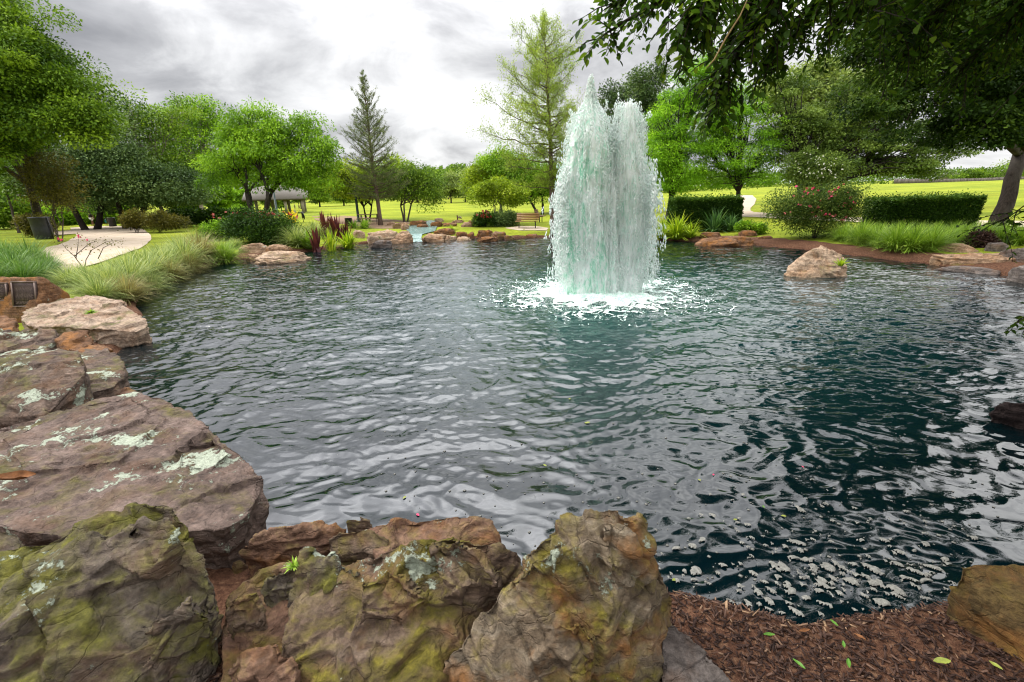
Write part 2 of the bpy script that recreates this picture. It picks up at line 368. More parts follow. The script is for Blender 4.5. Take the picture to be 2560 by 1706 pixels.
# ------------------------------------------------------------------ paths (draped sheets)
def drape(name, pts, mat, lift=0.012, cut=0.6):
    bm = bmesh.new(); vs_ = [bm.verts.new((p[0], p[1], 0)) for p in pts]; bm.faces.new(vs_)
    bmesh.ops.triangulate(bm, faces=bm.faces[:])
    for _ in range(7):
        es = [e for e in bm.edges if e.calc_length() > cut * (1 + 0.03 * np.hypot(*e.verts[0].co[:2]))]
        if not es or len(bm.verts) > 20000: break
        bmesh.ops.subdivide_edges(bm, edges=es, cuts=1); bmesh.ops.triangulate(bm, faces=bm.faces[:])
    xy = np.array([v.co[:2] for v in bm.verts]); zz = ground_z(xy[:, 0], xy[:, 1]) + lift
    for v, q in zip(bm.verts, zz): v.co.z = q
    bmesh.ops.recalc_face_normals(bm, faces=bm.faces[:])
    me = bpy.data.meshes.new(name); bm.to_mesh(me); bm.free(); me.materials.append(mat)
    if me.polygons and sum(p.normal.z for p in me.polygons) < 0: me.flip_normals()
    me.polygons.foreach_set('use_smooth', np.ones(len(me.polygons), bool))
    return tag(link(name, me), kind='structure')
t = NT('pale_concrete'); a1 = t.noise(1.2, 6, 0.65); a2 = t.noise(70, 3, 0.7); a3 = t.noise(9, 5, 0.7)
c = t.ramp(a1, [(0.3, (0.43, 0.34, 0.245)), (0.7, (0.55, 0.455, 0.35))]); c = t.mix(0.6, c, t.ramp(a2, [(0.3, 0.7), (0.7, 1.15)]), 'MULTIPLY')
c = t.mix(0.4, c, t.ramp(a3, [(0.25, 0.65), (0.6, 1.05)]), 'MULTIPLY')
MPATH = t.done(t.bsdf(c, 0.9, 0.2, t.bump(a2, 0.3, 0.01)))
def GG(pts): return [G(*q) for q in pts]
drape('path', GG([(176, 571), (232, 567), (295, 566), (337, 570), (362, 576), (377, 589), (379, 599), (368, 612), (345, 625), (312, 637), (253, 658), (208, 670), (150, 696),
                  (40, 735), (-60, 720), (60, 680), (90, 645), (118, 620), (168, 606), (193, 592), (189, 586), (150, 589), (120, 588), (118, 582), (178, 577)]), MPATH, 0.04)
drape('path', GG([(1836, 489), (1880, 489), (1891, 499), (1886, 512), (1876, 521), (1876, 528), (1884, 532), (1920, 534), (1975, 539), (2140, 545), (2400, 553), (2600, 557),
                  (2600, 571), (2400, 566), (2140, 557), (1955, 549), (1920, 546), (1852, 543), (1825, 543), (1820, 530), (1828, 510)]), MPATH, 0.044)
drape('path', GG([(1262, 571), (1300, 566), (1345, 567), (1372, 571), (1366, 577), (1300, 577)]), MPATH, 0.02)
drape('path', GG([(780, 541), (860, 540), (960, 548), (1010, 553), (1030, 558), (990, 572), (930, 572), (870, 562), (790, 551)]),
      plain('packed_earth', (0.30, 0.20, 0.13), 0.95, 0.1, 0.2, 6, 0.4), 0.016)

# ------------------------------------------------------------------ water
FC = Z(1505, 735, 0.0)                                    # foot of the fountain
def wave(x, y):
    x = np.asarray(x, float); y = np.asarray(y, float); z0 = x * 0
    wx = 0.35 * pn(np.c_[x * 0.5, y * 0.5, z0 + 1]); wy = 0.35 * pn(np.c_[x * 0.5, y * 0.5, z0 + 8])
    xa, ya = x * 0.92 + wx + 0.3 * y, y + wy - 0.18 * x
    n1 = pn(np.c_[xa * 0.9, ya * 1.5, z0]); n2 = pn(np.c_[xa * 2.2, ya * 3.3, z0 + 3]); n3 = pn(np.c_[xa * 4.9 + n1, ya * 6.9, z0 + 5])
    n4 = pn(np.c_[xa * 9.5, ya * 12.5, z0 + 7])
    rf = np.hypot(x - FC[0], y - FC[1]); chop = 0.55 + 0.9 * np.exp(-(rf / 6.5) ** 2) + 0.6 * sm(2, -6, x) * sm(4, 9, y) + 0.45 * sm(8, 17, y)
    h = 0.040 * n1 + 0.038 * (0.5 - np.abs(n2)) * (0.6 + 0.5 * chop) + 0.027 * (0.5 - np.abs(n3)) * chop + 0.0042 * n4 * chop
    h = h + 0.012 * np.sin(2 * math.pi * rf / 0.55 + 3 * n1) * np.exp(-rf / 3.0) * sm(0.5, 1.6, rf)
    return h * (0.8 + 0.35 * np.exp(-rf / 6))
az = np.linspace(R(-100), R(100), 760); rr_ = np.geomspace(1.3, 48, 720)
Rg, Ag = np.meshgrid(rr_, az, indexing='ij'); xw = (Rg * np.sin(Ag)).ravel(); yw = (Rg * np.cos(Ag)).ravel()
sw = shore_s(xw, yw); keep = sw < 0.6
zw = np.zeros_like(xw); zw[keep] = wave(xw[keep], yw[keep])
n0, n1_ = len(rr_), len(az); i, j = np.meshgrid(np.arange(n0 - 1), np.arange(n1_ - 1), indexing='ij')
F = np.stack([i * n1_ + j, (i + 1) * n1_ + j, (i + 1) * n1_ + j + 1, i * n1_ + j + 1], -1).reshape(-1, 4)
F = F[keep[F].all(1)]; used = np.zeros(len(xw), bool); used[F.ravel()] = True; idx = np.cumsum(used) - 1
t = NT('pond_water'); v = t.map((1.0, 1.7, 1.0), (0, 0, 0.15))
b1 = t.noise(3.6, 1.5, 0.5, v, 0.7); b2 = t.noise(15, 2, 0.5, v, 0.4)
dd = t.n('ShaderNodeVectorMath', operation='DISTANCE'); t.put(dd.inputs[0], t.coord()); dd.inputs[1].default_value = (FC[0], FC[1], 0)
turb_shade = t.ramp(t.math('DIVIDE', dd.outputs['Value'], 10.0), [(0.1, (0.009, 0.058, 0.048)), (0.45, (0.0035, 0.026, 0.027)), (0.85, (0.0007, 0.0055, 0.0075))])  # aerated green at the fountain; dark canopy shade painted into the colour farther off
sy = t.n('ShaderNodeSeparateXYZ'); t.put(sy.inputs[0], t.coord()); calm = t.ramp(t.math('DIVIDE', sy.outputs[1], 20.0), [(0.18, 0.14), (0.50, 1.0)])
MWATER = t.done(t.bsdf(turb_shade, 0.025, 0.5, t.bump(t.math('MULTIPLY', t.math('ADD', b1, t.math('MULTIPLY', b2, 0.12)), calm), 0.55, 0.06), IOR=1.72))
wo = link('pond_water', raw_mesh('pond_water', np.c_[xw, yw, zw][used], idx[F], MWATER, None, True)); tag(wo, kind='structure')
# ------------------------------------------------------------------ rocks
def remeshed(hulls, bottom, voxel, smooth=4, shrink=0.93):
    bm = bmesh.new()
    for h in hulls:
        pts = np.array([Z(*q) for q in h]); c = pts.mean(0)
        low = c + (pts - c) * shrink; low[:, 2] = bottom
        b2 = bmesh.new()
        for p in np.concatenate([pts, low]): b2.verts.new(p)
        bmesh.ops.convex_hull(b2, input=b2.verts[:])
        m2 = bpy.data.meshes.new('tmp'); b2.to_mesh(m2); b2.free(); bm.from_mesh(m2); bpy.data.meshes.remove(m2)
    me = bpy.data.meshes.new('tmp'); bm.to_mesh(me); bm.free()
    o = bpy.data.objects.new('tmp', me); COL.link(o)
    m = o.modifiers.new('r', 'REMESH'); m.mode = 'VOXEL'; m.voxel_size = voxel
    m = o.modifiers.new('s', 'SMOOTH'); m.iterations = smooth; m.factor = 0.5
    dg = bpy.context.evaluated_depsgraph_get(); ev = o.evaluated_get(dg)
    m2 = bpy.data.meshes.new_from_object(ev)
    bpy.data.objects.remove(o); bpy.data.meshes.remove(me)
    return m2
def roughen(v, nrm, seed, amp, dip, sc=1.0, strata=1.0):
    q = v / sc + seed * 7.31
    d = np.array([math.sin(dip[1]), -math.sin(dip[0]), 1.0]); d /= np.linalg.norm(d)
    along = (q @ d)
    warp = q + 0.25 * np.c_[pn(q * 1.3), pn(q * 1.3 + 31), pn(q * 1.3 + 57)]
    lay = np.c_[warp @ np.array([1, 0.2, 0.1]) * 0.8, warp @ np.array([-0.2, 1, 0.1]) * 0.8, along * 6.5 + 0.8 * pn(q * 1.6)]
    big = fbm(q * 1.5, 2); s1 = pn(lay); crack = -np.exp(-(pn(lay * np.array([1, 1, 0.55]) + 40) / 0.045) ** 2)
    chips = fbm(warp * 6.5, 4, gain=0.5); facet = np.abs(pn(warp * 2.6 + 13))
    jn = -np.exp(-(pn(warp * np.array([1.6, 1.0, 0.7]) + 71) / 0.018) ** 2)
    tq = 2.3 * fbm(warp * np.array([0.8, 1.0, 1.0]) + 23, 2) + 0.6 * along; fr_ = tq - np.floor(tq); ledge = np.floor(tq) + sm(0.78, 1.0, fr_) - tq
    k = 0.5 * big + strata * (0.30 * np.sign(s1) * np.abs(s1) ** 0.6 + 0.30 * crack) + 0.36 * chips - 0.9 * facet + 0.25 * jn + 0.85 * ledge
    return v + nrm * (amp * k)[:, None]
def rock(name, label, mat, hulls, bottom=-0.1, voxel=0.015, amp=0.035, seed=1, dip=(0.15, 0.2), sc=0.6, strata=1.0, group=None, smooth=2, block=1.0, parent=None, cat='rock'):
    if not isinstance(hulls[0], list): hulls = [hulls]
    me = remeshed(hulls, bottom, voxel, smooth)
    n = len(me.vertices); v = np.empty(n * 3); me.vertices.foreach_get('co', v); v = v.reshape(-1, 3)
    nr_ = np.empty(n * 3); me.vertices.foreach_get('normal', nr_); nr_ = nr_.reshape(-1, 3)
    rc = np.random.RandomState(seed + 99); dn = unit(np.array([[math.sin(dip[1]), -math.sin(dip[0]), 1.0]]))[0]
    wv = v + 0.05 * np.c_[pn(v * 5 + seed), pn(v * 5 + 20 + seed), pn(v * 5 + 50)]; wv = wv + ((wv @ dn) * 0.9)[:, None] * dn
    ext = v.max(0) - v.min(0); K = int(np.clip(ext[0] * ext[1] / (0.42 * sc) ** 2, 5, 70)); sid = rc.choice(n, K); sd_ = wv[sid]
    best = np.full(n, 1e9); ci = np.zeros(n, int)
    for q in range(K):
        dq = ((wv - sd_[q]) ** 2).sum(1); m = dq < best; best[m] = dq[m]; ci[m] = q
    cell = rc.uniform(-1, 1, K)[ci] + ((v - v[sid][ci]) * (rc.normal(size=(K, 3)) * 1.8 / sc)[ci]).sum(1)
    v = roughen(v, nr_, seed, amp, dip, sc, strata) + nr_ * (amp * 0.55 * block * cell)[:, None]; c = v.mean(0); c[2] = max(v[:, 2].min(), 0)
    me.vertices.foreach_set('co', (v - c).ravel()); me.update(); me.materials.clear(); me.materials.append(mat)
    me.polygons.foreach_set('use_smooth', np.ones(len(me.polygons), bool)); me.name = name
    o = link(name, me, None, c)
    return tag(o, label, cat, group)
_bm = bmesh.new(); bmesh.ops.create_icosphere(_bm, subdivisions=5, radius=1.0); ICO = np.array([v.co[:] for v in _bm.verts]); ICOF = np.array([[v.index for v in f.verts] for f in _bm.faces]); _bm.free()
_bm = bmesh.new(); bmesh.ops.create_icosphere(_bm, subdivisions=4, radius=1.0); ICO4 = np.array([v.co[:] for v in _bm.verts]); ICO4F = np.array([[v.index for v in f.verts] for f in _bm.faces]); _bm.free()
def rock_at(name, label, mat, x0, y0, x1, y1, seed, z=None, df=0.75, group=None, dip=(0.1, 0.15), hk=0.85, box=0.62, hi=False, yaw=None, amp=0.10, strata=1.0, cat='rock'):
    """a boulder whose picture fills the given photograph rectangle, standing on the ground or in the water"""
    rg = np.random.RandomState(seed)
    b = G((x0 + x1) / 2, y1) if z is None else Z((x0 + x1) / 2, y1, z)
    dep = proj(b)[2]; k = dep / FPX; w_ = (x1 - x0) * k; h_ = (y1 - y0) * k * hk; d_ = w_ * df
    fwd = np.array([b[0], b[1]]) / np.hypot(b[0], b[1]); c = np.array([b[0] + fwd[0] * d_ * 0.45, b[1] + fwd[1] * d_ * 0.45, b[2]])
    p = (ICO if hi else ICO4).copy()
    p = np.sign(p) * np.abs(p) ** box; p /= np.abs(p).max(0)
    for _ in range(9):
        n = rg.normal(size=3); n[2] *= 0.8; n /= np.linalg.norm(n); o_ = rg.uniform(0.72, 0.98)
        e_ = np.maximum(p @ n - o_, 0); p -= e_[:, None] * n * 0.9
    p /= np.abs(p).max(0)
    nn = unit(p * np.array([1, 1, 1.0]))
    p = roughen(p, nn, seed, amp, dip, 0.9, strata)
    p *= np.array([w_ / 2, d_ / 2, h_]); p[:, 2] = np.maximum(p[:, 2], -0.35 * h_ - 0.1)
    yaw = rg.uniform(-0.15, 0.15) if yaw is None else yaw
    p = p @ rotz(-math.atan2(fwd[0], fwd[1]) + yaw).T
    me = raw_mesh(name, p, ICOF if hi else ICO4F, mat, None, True)
    return tag(link(name, me, None, c), label, cat, group)

PURP = rock_mat('purple_sandstone', (0.088, 0.06, 0.05), (0.172, 0.122, 0.10), (0.285, 0.21, 0.175), lich=0.95, moss_amt=0.2, rust=0.15, moss=(0.12, 0.105, 0.03), dip=(0.1, -0.15, 0.6))
PURP2 = rock_mat('lichened_purple_stone', (0.07, 0.048, 0.038), (0.15, 0.105, 0.082), (0.26, 0.19, 0.145), lich=0.9, moss_amt=0.3, rust=0.2, moss=(0.13, 0.12, 0.035))
MOSSY = rock_mat('mossy_boulder_stone', (0.05, 0.036, 0.03), (0.13, 0.10, 0.078), (0.27, 0.23, 0.18), lich=0.8, moss_amt=0.85, moss=(0.13, 0.125, 0.018), rust=0.2, dip=(0.5, 0.55, 0.4), k=1.35)
MOSSB = rock_mat('moss_brown_stone', (0.06, 0.037, 0.026), (0.145, 0.098, 0.068), (0.27, 0.20, 0.145), lich=0.7, moss_amt=0.85, moss=(0.14, 0.12, 0.014), rust=0.4, dip=(0.2, 0.1, 0.4), k=1.35)
BROWN = rock_mat('brown_sandstone', (0.085, 0.045, 0.028), (0.165, 0.092, 0.06), (0.26, 0.165, 0.11), lich=0.3, moss_amt=0.45, moss=(0.14, 0.115, 0.02), rust=0.7, k=1.35)
OCHRE = rock_mat('ochre_leaning_stone', (0.07, 0.045, 0.03), (0.175, 0.13, 0.085), (0.31, 0.26, 0.19), lich=0.75, moss_amt=0.75, moss=(0.155, 0.13, 0.016), rust=0.8, dip=(0.25, 1.0, 0.2), k=1.35)
GREY = rock_mat('grey_brown_stone', (0.07, 0.055, 0.05), (0.15, 0.125, 0.11), (0.26, 0.23, 0.21), lich=0.5, rust=0.2)
TAN = rock_mat('tan_ledge_stone', (0.28, 0.19, 0.13), (0.47, 0.345, 0.25), (0.62, 0.49, 0.38), lich=0.1, rust=0.3, moss_amt=0.05, dip=(0.05, 0.1, 0.3), k=0.95)
TAN2 = rock_mat('orange_tan_stone', (0.22, 0.12, 0.065), (0.42, 0.27, 0.165), (0.57, 0.42, 0.29), lich=0.2, rust=0.55, s=0.8, k=0.95)
TANW = rock_mat('pale_tan_boulder', (0.36, 0.23, 0.14), (0.52, 0.37, 0.25), (0.62, 0.48, 0.36), lich=0.25, rust=0.35, moss_amt=0.02, k=0.95)
RUSTY = rock_mat('rust_streaked_stone', (0.11, 0.05, 0.025), (0.25, 0.125, 0.06), (0.38, 0.23, 0.135), lich=0.12, rust=0.9, k=0.85)
DARK = rock_mat('dark_wet_stone', (0.02, 0.014, 0.013), (0.045, 0.03, 0.028), (0.08, 0.06, 0.055))
OLIVE = rock_mat('olive_brown_stone', (0.06, 0.034, 0.014), (0.125, 0.08, 0.03), (0.19, 0.135, 0.055), moss_amt=0.6, moss=(0.12, 0.09, 0.015), rust=0.7, dip=(0.1, 0.9, 0.1))
GW = 'boulders along the near and left edge of the pond'
rock('boulder', 'big mossy green boulder with white lichen spots in the bottom left corner', MOSSY,
     [[(0, 1400, .80), (100, 1365, .85), (215, 1325, .9), (315, 1272, .95), (370, 1246, .97), (425, 1250, .95), (472, 1310, .85), (500, 1375, .75), (545, 1460, .62), (558, 1540, .5), (540, 1640, .35), (515, 1720, .3), (300, 1740, .5), (-150, 1740, .7), (-200, 1450, .8)], [(60, 1420, .86), (250, 1340, .95), (330, 1300, 1.0), (420, 1290, 1.0), (455, 1330, .95), (380, 1420, .85), (150, 1500, .79)], [(330, 1570, .63), (480, 1480, .75), (530, 1520, .62), (500, 1620, .48), (350, 1690, .52)]],
     -0.05, 0.010, 0.050, 3, (0.55, 0.5), 0.55, 1.0, GW)
rock('boulder', 'small mossy stone wedged at the left edge above the big mossy boulder', MOSSY,
     [(-60, 1330, .72), (0, 1318, .72), (45, 1322, .7), (62, 1345, .66), (40, 1390, .6), (-60, 1400, .6)], 0.2, 0.014, 0.025, 5, (0.3, 0.4), 0.5, 1.0, GW)
SLAB = rock('flat_slab', 'large flat purple brown slab with a white lichen patch at its rounded right end', PURP,
     [[(-120, 1110, .62), (90, 1040, .62), (225, 1000, .62), (330, 978, .6), (400, 990, .58), (470, 1020, .55), (488, 1060, .55), (545, 1092, .55), (612, 1138, .55), (660, 1200, .52), (664, 1232, .48), (620, 1290, .5), (560, 1325, .5), (470, 1330, .52), (150, 1340, .6), (40, 1330, .6), (-120, 1290, .62)], [(0, 1095, .655), (200, 1010, .66), (330, 990, .64), (420, 1040, .615), (300, 1150, .63), (60, 1180, .655)], [(440, 1100, .61), (540, 1092, .62), (575, 1130, .61), (520, 1175, .59), (440, 1155, .6)]],
     -0.15, 0.012, 0.030, 8, (0.1, -0.12), 0.75, 1.0, GW)
rock('boulder', 'dark blocky boulder with a lit top standing behind the large flat slab', PURP2,
     [(-120, 900, .98), (-60, 900, .95), (150, 868, .93), (205, 880, .92), (218, 925, .85), (214, 985, .62), (110, 1040, .58), (-120, 1048, .55), (150, 905, .93)], 0.1, 0.018, 0.03, 11, (0.1, 0.1), 0.7, 1.0, GW)
rock('flat_slab', 'long purple slab with pale lichen at its tip behind the dark blocky boulder', PURP2,
     [[(-60, 885, .62), (140, 872, .62), (270, 868, .58), (312, 905, .5), (318, 935, .42), (290, 965, .4), (215, 985, .45), (60, 985, .5)], [(-100, 895, .74), (0, 880, .74), (150, 862, .72), (160, 878, .68), (0, 910, .7)]], -0.15, 0.018, 0.025, 14, (0.1, -0.1), 0.7, 1.0, GW)
rock('stone', 'thin ochre stone lying at the water edge below the flat slabs', BROWN,
     [(200, 985, .3), (240, 970, .34), (320, 966, .32), (340, 975, .26), (330, 1000, .22), (220, 1010, .22)], -0.1, 0.02, 0.018, 15, group=GW)
rock('stone', 'thin orange stone between the purple slab and the tan ledge', RUSTY,
     [(160, 868, .62), (200, 858, .64), (265, 858, .62), (285, 873, .55), (200, 882, .58)], 0.1, 0.02, 0.02, 17, group=GW)
rock('stone', 'dark lumpy stone at the left edge in front of the plaque boulder', PURP2,
     [(-80, 830, .77), (0, 828, .77), (60, 820, .8), (140, 820, .78), (150, 845, .7), (110, 870, .62), (-80, 885, .62)], 0.1, 0.02, 0.04, 19, group=GW)
rock('stone', 'rounded rust stone with a pale lichen cap below the tan ledge', RUSTY,
     [(135, 850, .7), (160, 828, .76), (220, 826, .75), (240, 845, .68), (225, 868, .6), (150, 875, .6)], 0.1, 0.02, 0.03, 21, group=GW)
rock('ledge', 'pale tan layered ledge jutting over the water in front of the plaque boulder', TAN,
     [[(45, 792, .58), (60, 775, .64), (120, 750, .68), (215, 738, .70), (285, 742, .66), (320, 765, .58), (372, 798, .45), (374, 815, .35), (340, 830, .3), (230, 820, .45), (60, 812, .52)],
      [(100, 805, .5), (300, 770, .45), (368, 812, .28), (372, 835, .18), (330, 855, .08), (290, 870, .02), (220, 850, .25)]], -0.2, 0.022, 0.04, 23, (0.08, 0.1), 0.8, 1.4, GW)
rock('stone', 'rust brown stone at the left edge under the plaque boulder', RUSTY,
     [(-80, 790, .77), (20, 783, .77), (42, 800, .7), (30, 832, .6), (-80, 838, .6)], 0.1, 0.022, 0.03, 25, group=GW)
MON = rock('plaque_boulder', 'brown boulder with two bronze plaques on its face', RUSTY,
     [(-140, 697, 1.15), (0, 690, 1.2), (100, 690, 1.2), (125, 700, 1.1), (178, 735, .7), (182, 752, .55), (90, 790, .45), (-140, 790, .45), (-140, 707, 1.1)], 0.1, 0.03, 0.02, 27, (0.2, 0.9), 1.0, 0.5, cat='monument')
# plaques set into its face
me_ = MON.data; bv = BVHTree.FromPolygons([Vector(v.co) + MON.location for v in me_.vertices], [p.vertices[:] for p in me_.polygons])
t = NT('bronze'); n = t.noise(30, 4, 0.6)
MBRONZE = t.done(t.bsdf(t.ramp(n, [(0.3, (0.035, 0.022, 0.02)), (0.7, (0.075, 0.05, 0.042))]), 0.45, 0.5, t.bump(n, 0.2, 0.01), Metallic=0.5))
MLETTER = plain('worn_bronze_letter', (0.17, 0.12, 0.10), 0.5, 0.4, 0.1, 40, 0.1, 0.4)
def plaque(x0, y0, x1, y1, words):
    cpx, cpy = (x0 + x1) / 2, (y0 + y1) / 2; hits = []
    for a, b in ((x0, y0), (x1, y0), (x0, y1), (x1, y1), (cpx, cpy)):
        h = bv.ray_cast(Vector(CAM), Vector(ray(a, b)).normalized())[0]
        if h: hits.append(proj(h)[2])
    dep = (np.mean(hits) if hits else 9.0) - 0.05; k = dep / FPX; c = P(cpx, cpy, dep)
    vx = P(x1, cpy, dep + 0.06) - P(x0, cpy, dep); W_ = np.linalg.norm(vx); vx /= W_
    vy = np.cross(np.cross(vx, [0, 0, 1.0]), vx); vy = np.array([0, 0, 1.0]) * 0.95 + np.array([c[0], c[1], 0]) / np.hypot(c[0], c[1]) * 0.25; vy -= vx * (vy @ vx); vy /= np.linalg.norm(vy)
    vn = np.cross(vx, vy); H_ = (y1 - y0) * k
    Rm = np.c_[vx, vy, vn]
    mb = MB(); mb.box(c, (W_, H_, 0.05), Rm, bev=0.01)
    o = link('plaque', mb.mesh('plaque', MBRONZE), MON); o.matrix_parent_inverse = Matrix.Translation(MON.location).inverted()
    fr = MB()
    for sx, sy, w2, h2 in ((0, H_ / 2 - .012, W_, .024), (0, -H_ / 2 + .012, W_, .024), (-W_ / 2 + .012, 0, .024, H_ - .05), (W_ / 2 - .012, 0, .024, H_ - .05)):
        fr.box(c + vx * sx + vy * sy + vn * 0.03, (w2, h2, 0.018), Rm)
    f_ = link('rim', fr.mesh('rim', MLETTER), o)
    rg = random.Random(words + 'x'); lt = MB(); y = H_ / 2 - (0.14 if words else 0.075)
    while y > -H_ / 2 + 0.05:
        x = -W_ / 2 + 0.05 + rg.random() * 0.03; xe = W_ / 2 - 0.05 - rg.random() * 0.05
        while x < xe:
            w2 = 0.015 + rg.random() * 0.035; w2 = min(w2, xe - x + 0.005)
            lt.box(c + vx * (x + w2 / 2) + vy * y + vn * 0.028, (w2, 0.008, 0.006), Rm); x += w2 + 0.009
        y -= 0.024 if rg.random() > 0.12 else 0.045
    l_ = link('lettering', lt.mesh('lettering', MLETTER), o)
    if words:
        cu = bpy.data.curves.new('lettering', 'FONT'); cu.body = words; cu.size = 0.085; cu.extrude = 0.004; cu.align_x = 'RIGHT'
        q0 = bpy.data.objects.new('tmp', cu); COL.link(q0); m9 = bpy.data.meshes.new_from_object(q0.evaluated_get(bpy.context.evaluated_depsgraph_get())); bpy.data.objects.remove(q0); m9.materials.clear(); m9.materials.append(MLETTER); q = link('heading', m9, o)
        mm = Matrix.Identity(4); pos = c + vx * (W_ / 2 - 0.04) + vy * (H_ / 2 - 0.11) + vn * 0.03
        for i_ in range(3): mm[i_][0] = vx[i_]; mm[i_][1] = vy[i_]; mm[i_][2] = vn[i_]; mm[i_][3] = pos[i_]
        q.matrix_basis = mm
    return o
plaque(33, 704, 93, 768, '')['label'] = 'dark bronze plaque of small raised text'
plaque(-46, 707, 21, 753, 'PARK')['label'] = 'smaller bronze plaque headed PARK, cut by the picture edge'
# foreground, centre
rock('boulder', 'low brown boulder at the water behind the mossy middle boulder', BROWN,
     [[(604, 1368, .35), (640, 1335, .42), (700, 1310, .45), (800, 1298, .42), (868, 1320, .38), (850, 1350, .33), (800, 1378, .28), (650, 1405, .22), (605, 1395, .25)]], -0.1, 0.011, 0.03, 31, (0.3, 0.3), 0.4, 1, GW)
rock('stone', 'small moss capped stone sitting between the low brown boulder and the flat brown rock', MOSSB,
     [(862, 1298, .5), (890, 1290, .52), (925, 1294, .5), (935, 1312, .45), (900, 1326, .42), (865, 1320, .45)], 0.15, 0.009, 0.015, 33, group=GW)
rock('stone', 'rounded ochre stone just below the small moss capped stone', MOSSB,
     [(815, 1345, .46), (850, 1325, .5), (930, 1318, .5), (980, 1345, .46), (960, 1385, .4), (830, 1390, .38)], 0.0, 0.010, 0.02, 34, group=GW)
rock('flat_rock', 'flat reddish brown rock at the water between the mossy and the pointed boulders', BROWN,
     [(900, 1330, .42), (950, 1308, .46), (1020, 1298, .48), (1100, 1290, .5), (1180, 1287, .5), (1230, 1300, .46), (1252, 1350, .38), (1260, 1375, .3), (1100, 1400, .4), (950, 1400, .4)], -0.15, 0.011, 0.02, 35, (0.1, 0.1), 0.5, 1, GW)
rock('boulder', 'wide moss covered boulder in the middle of the bottom edge', MOSSB,
     [[(880, 1400, .55), (1000, 1375, .62), (1050, 1345, .7), (1130, 1330, .72), (1230, 1365, .64), (1300, 1380, .6), (1310, 1430, .5), (1260, 1520, .40), (1200, 1590, .33), (1100, 1640, .33), (1000, 1620, .42), (900, 1520, .5)],
      [(815, 1420, .5), (960, 1400, .58), (1100, 1500, .5), (1180, 1590, .36), (1080, 1720, .33), (900, 1740, .36), (700, 1740, .33), (690, 1620, .42), (715, 1520, .48)], [(1065, 1345, .77), (1140, 1335, .79), (1210, 1365, .75), (1270, 1440, .63), (1150, 1475, .63), (1090, 1445, .67)], [(900, 1445, .61), (1010, 1420, .66), (1080, 1480, .60), (1000, 1565, .50), (890, 1535, .53)]], 0.0, 0.009, 0.050, 37, (0.35, 0.1), 0.55, 1, GW, block=0.8)
rock('stone', 'lumpy mossy stone with pale ridges resting against the wide mossy boulder', MOSSY,
     [(640, 1480, .46), (660, 1440, .52), (740, 1400, .58), (830, 1395, .6), (900, 1430, .56), (810, 1480, .5), (740, 1510, .42)], 0.1, 0.009, 0.04, 39, (0.4, 0.2), 0.3, 1, GW)
rock('stone', 'rounded ledge stone with a pale tip to the right of the big mossy boulder', MOSSB,
     [(550, 1530, .50), (580, 1490, .54), (645, 1470, .55), (672, 1525, .48), (640, 1572, .40), (565, 1575, .40)], 0.0, 0.009, 0.025, 41, (0.3, 0.2), 0.3, 1, GW)
rock('stone', 'knobbly brown stone at the bottom edge between the two mossy boulders', BROWN,
     [(560, 1655, .44), (620, 1620, .47), (690, 1605, .48), (745, 1655, .42), (740, 1740, .36), (560, 1740, .36)], 0.0, 0.009, 0.04, 43, (0.3, 0.2), 0.3, 1, GW)
rock('flat_rock', 'sloping brown rock filling the gap under the lumpy mossy stone', BROWN,
     [(560, 1490, .36), (640, 1420, .40), (760, 1390, .42), (790, 1500, .40), (740, 1740, .30), (540, 1740, .28)], -0.1, 0.012, 0.02, 45, (0.3, -0.2), 0.4, 1, GW)
rock('boulder', 'tall pointed ochre and green boulder leaning over the mulch at the bottom', OCHRE,
     [[(1545, 1270, 1.0), (1500, 1274, 1.0), (1420, 1290, .93), (1340, 1350, .82), (1300, 1405, .72), (1310, 1460, .62), (1240, 1560, .45), (1150, 1650, .32), (1040, 1740, .25), (1300, 1760, .3), (1550, 1770, .2), (1600, 1320, .9), (1610, 1450, .65), (1600, 1600, .35)],
      [(1545, 1285, .95), (1612, 1295, .93), (1622, 1345, .85), (1652, 1430, .6), (1684, 1500, .42), (1692, 1560, .3), (1685, 1640, .2), (1645, 1740, .15), (1500, 1700, .3), (1480, 1400, .8)], [(1292, 1425, .75), (1400, 1350, .89), (1410, 1372, .87), (1320, 1490, .65), (1290, 1450, .70)], [(1370, 1575, .55), (1450, 1550, .60), (1500, 1600, .54), (1490, 1695, .40), (1420, 1700, .38), (1370, 1645, .44)], [(1500, 1310, .98), (1570, 1300, .99), (1590, 1380, .85), (1530, 1420, .8)]], -0.05, 0.009, 0.050, 47, (0.25, 1.05), 0.62, 1.1, GW, block=0.6)
rock('stone', 'grey stone half buried in mulch at the foot of the pointed boulder', GREY,
     [(1650, 1560, .36), (1690, 1555, .37), (1760, 1615, .3), (1805, 1680, .22), (1850, 1740, .15), (1650, 1760, .15)], 0.0, 0.011, 0.025, 49, (0.3, 0.6), 0.4, 0.6, GW)
rock('boulder', 'olive brown wedge shaped boulder in the bottom right corner', OLIVE,
     [(2393, 1412, .45), (2420, 1403, .48), (2500, 1408, .5), (2660, 1412, .5), (2720, 1600, .35), (2580, 1640, .2), (2500, 1580, .15), (2440, 1510, .2), (2405, 1450, .3)], -0.05, 0.014, 0.018, 51, (0.2, 0.8), 0.5, 1, GW)
rock('stone', 'dark wet stone in the water at the right edge of the picture', DARK,
     [(2478, 1018, .22), (2500, 1003, .28), (2640, 1005, .35), (2640, 1075, .05), (2520, 1062, .0), (2485, 1042, .05)], -0.3, 0.03, 0.05, 53, sc=0.6)
rock_at('stone', 'small brown pebble lying in the dark gap beside the low brown boulder', BROWN, 583, 1405, 622, 1432, 61, None, 0.8)
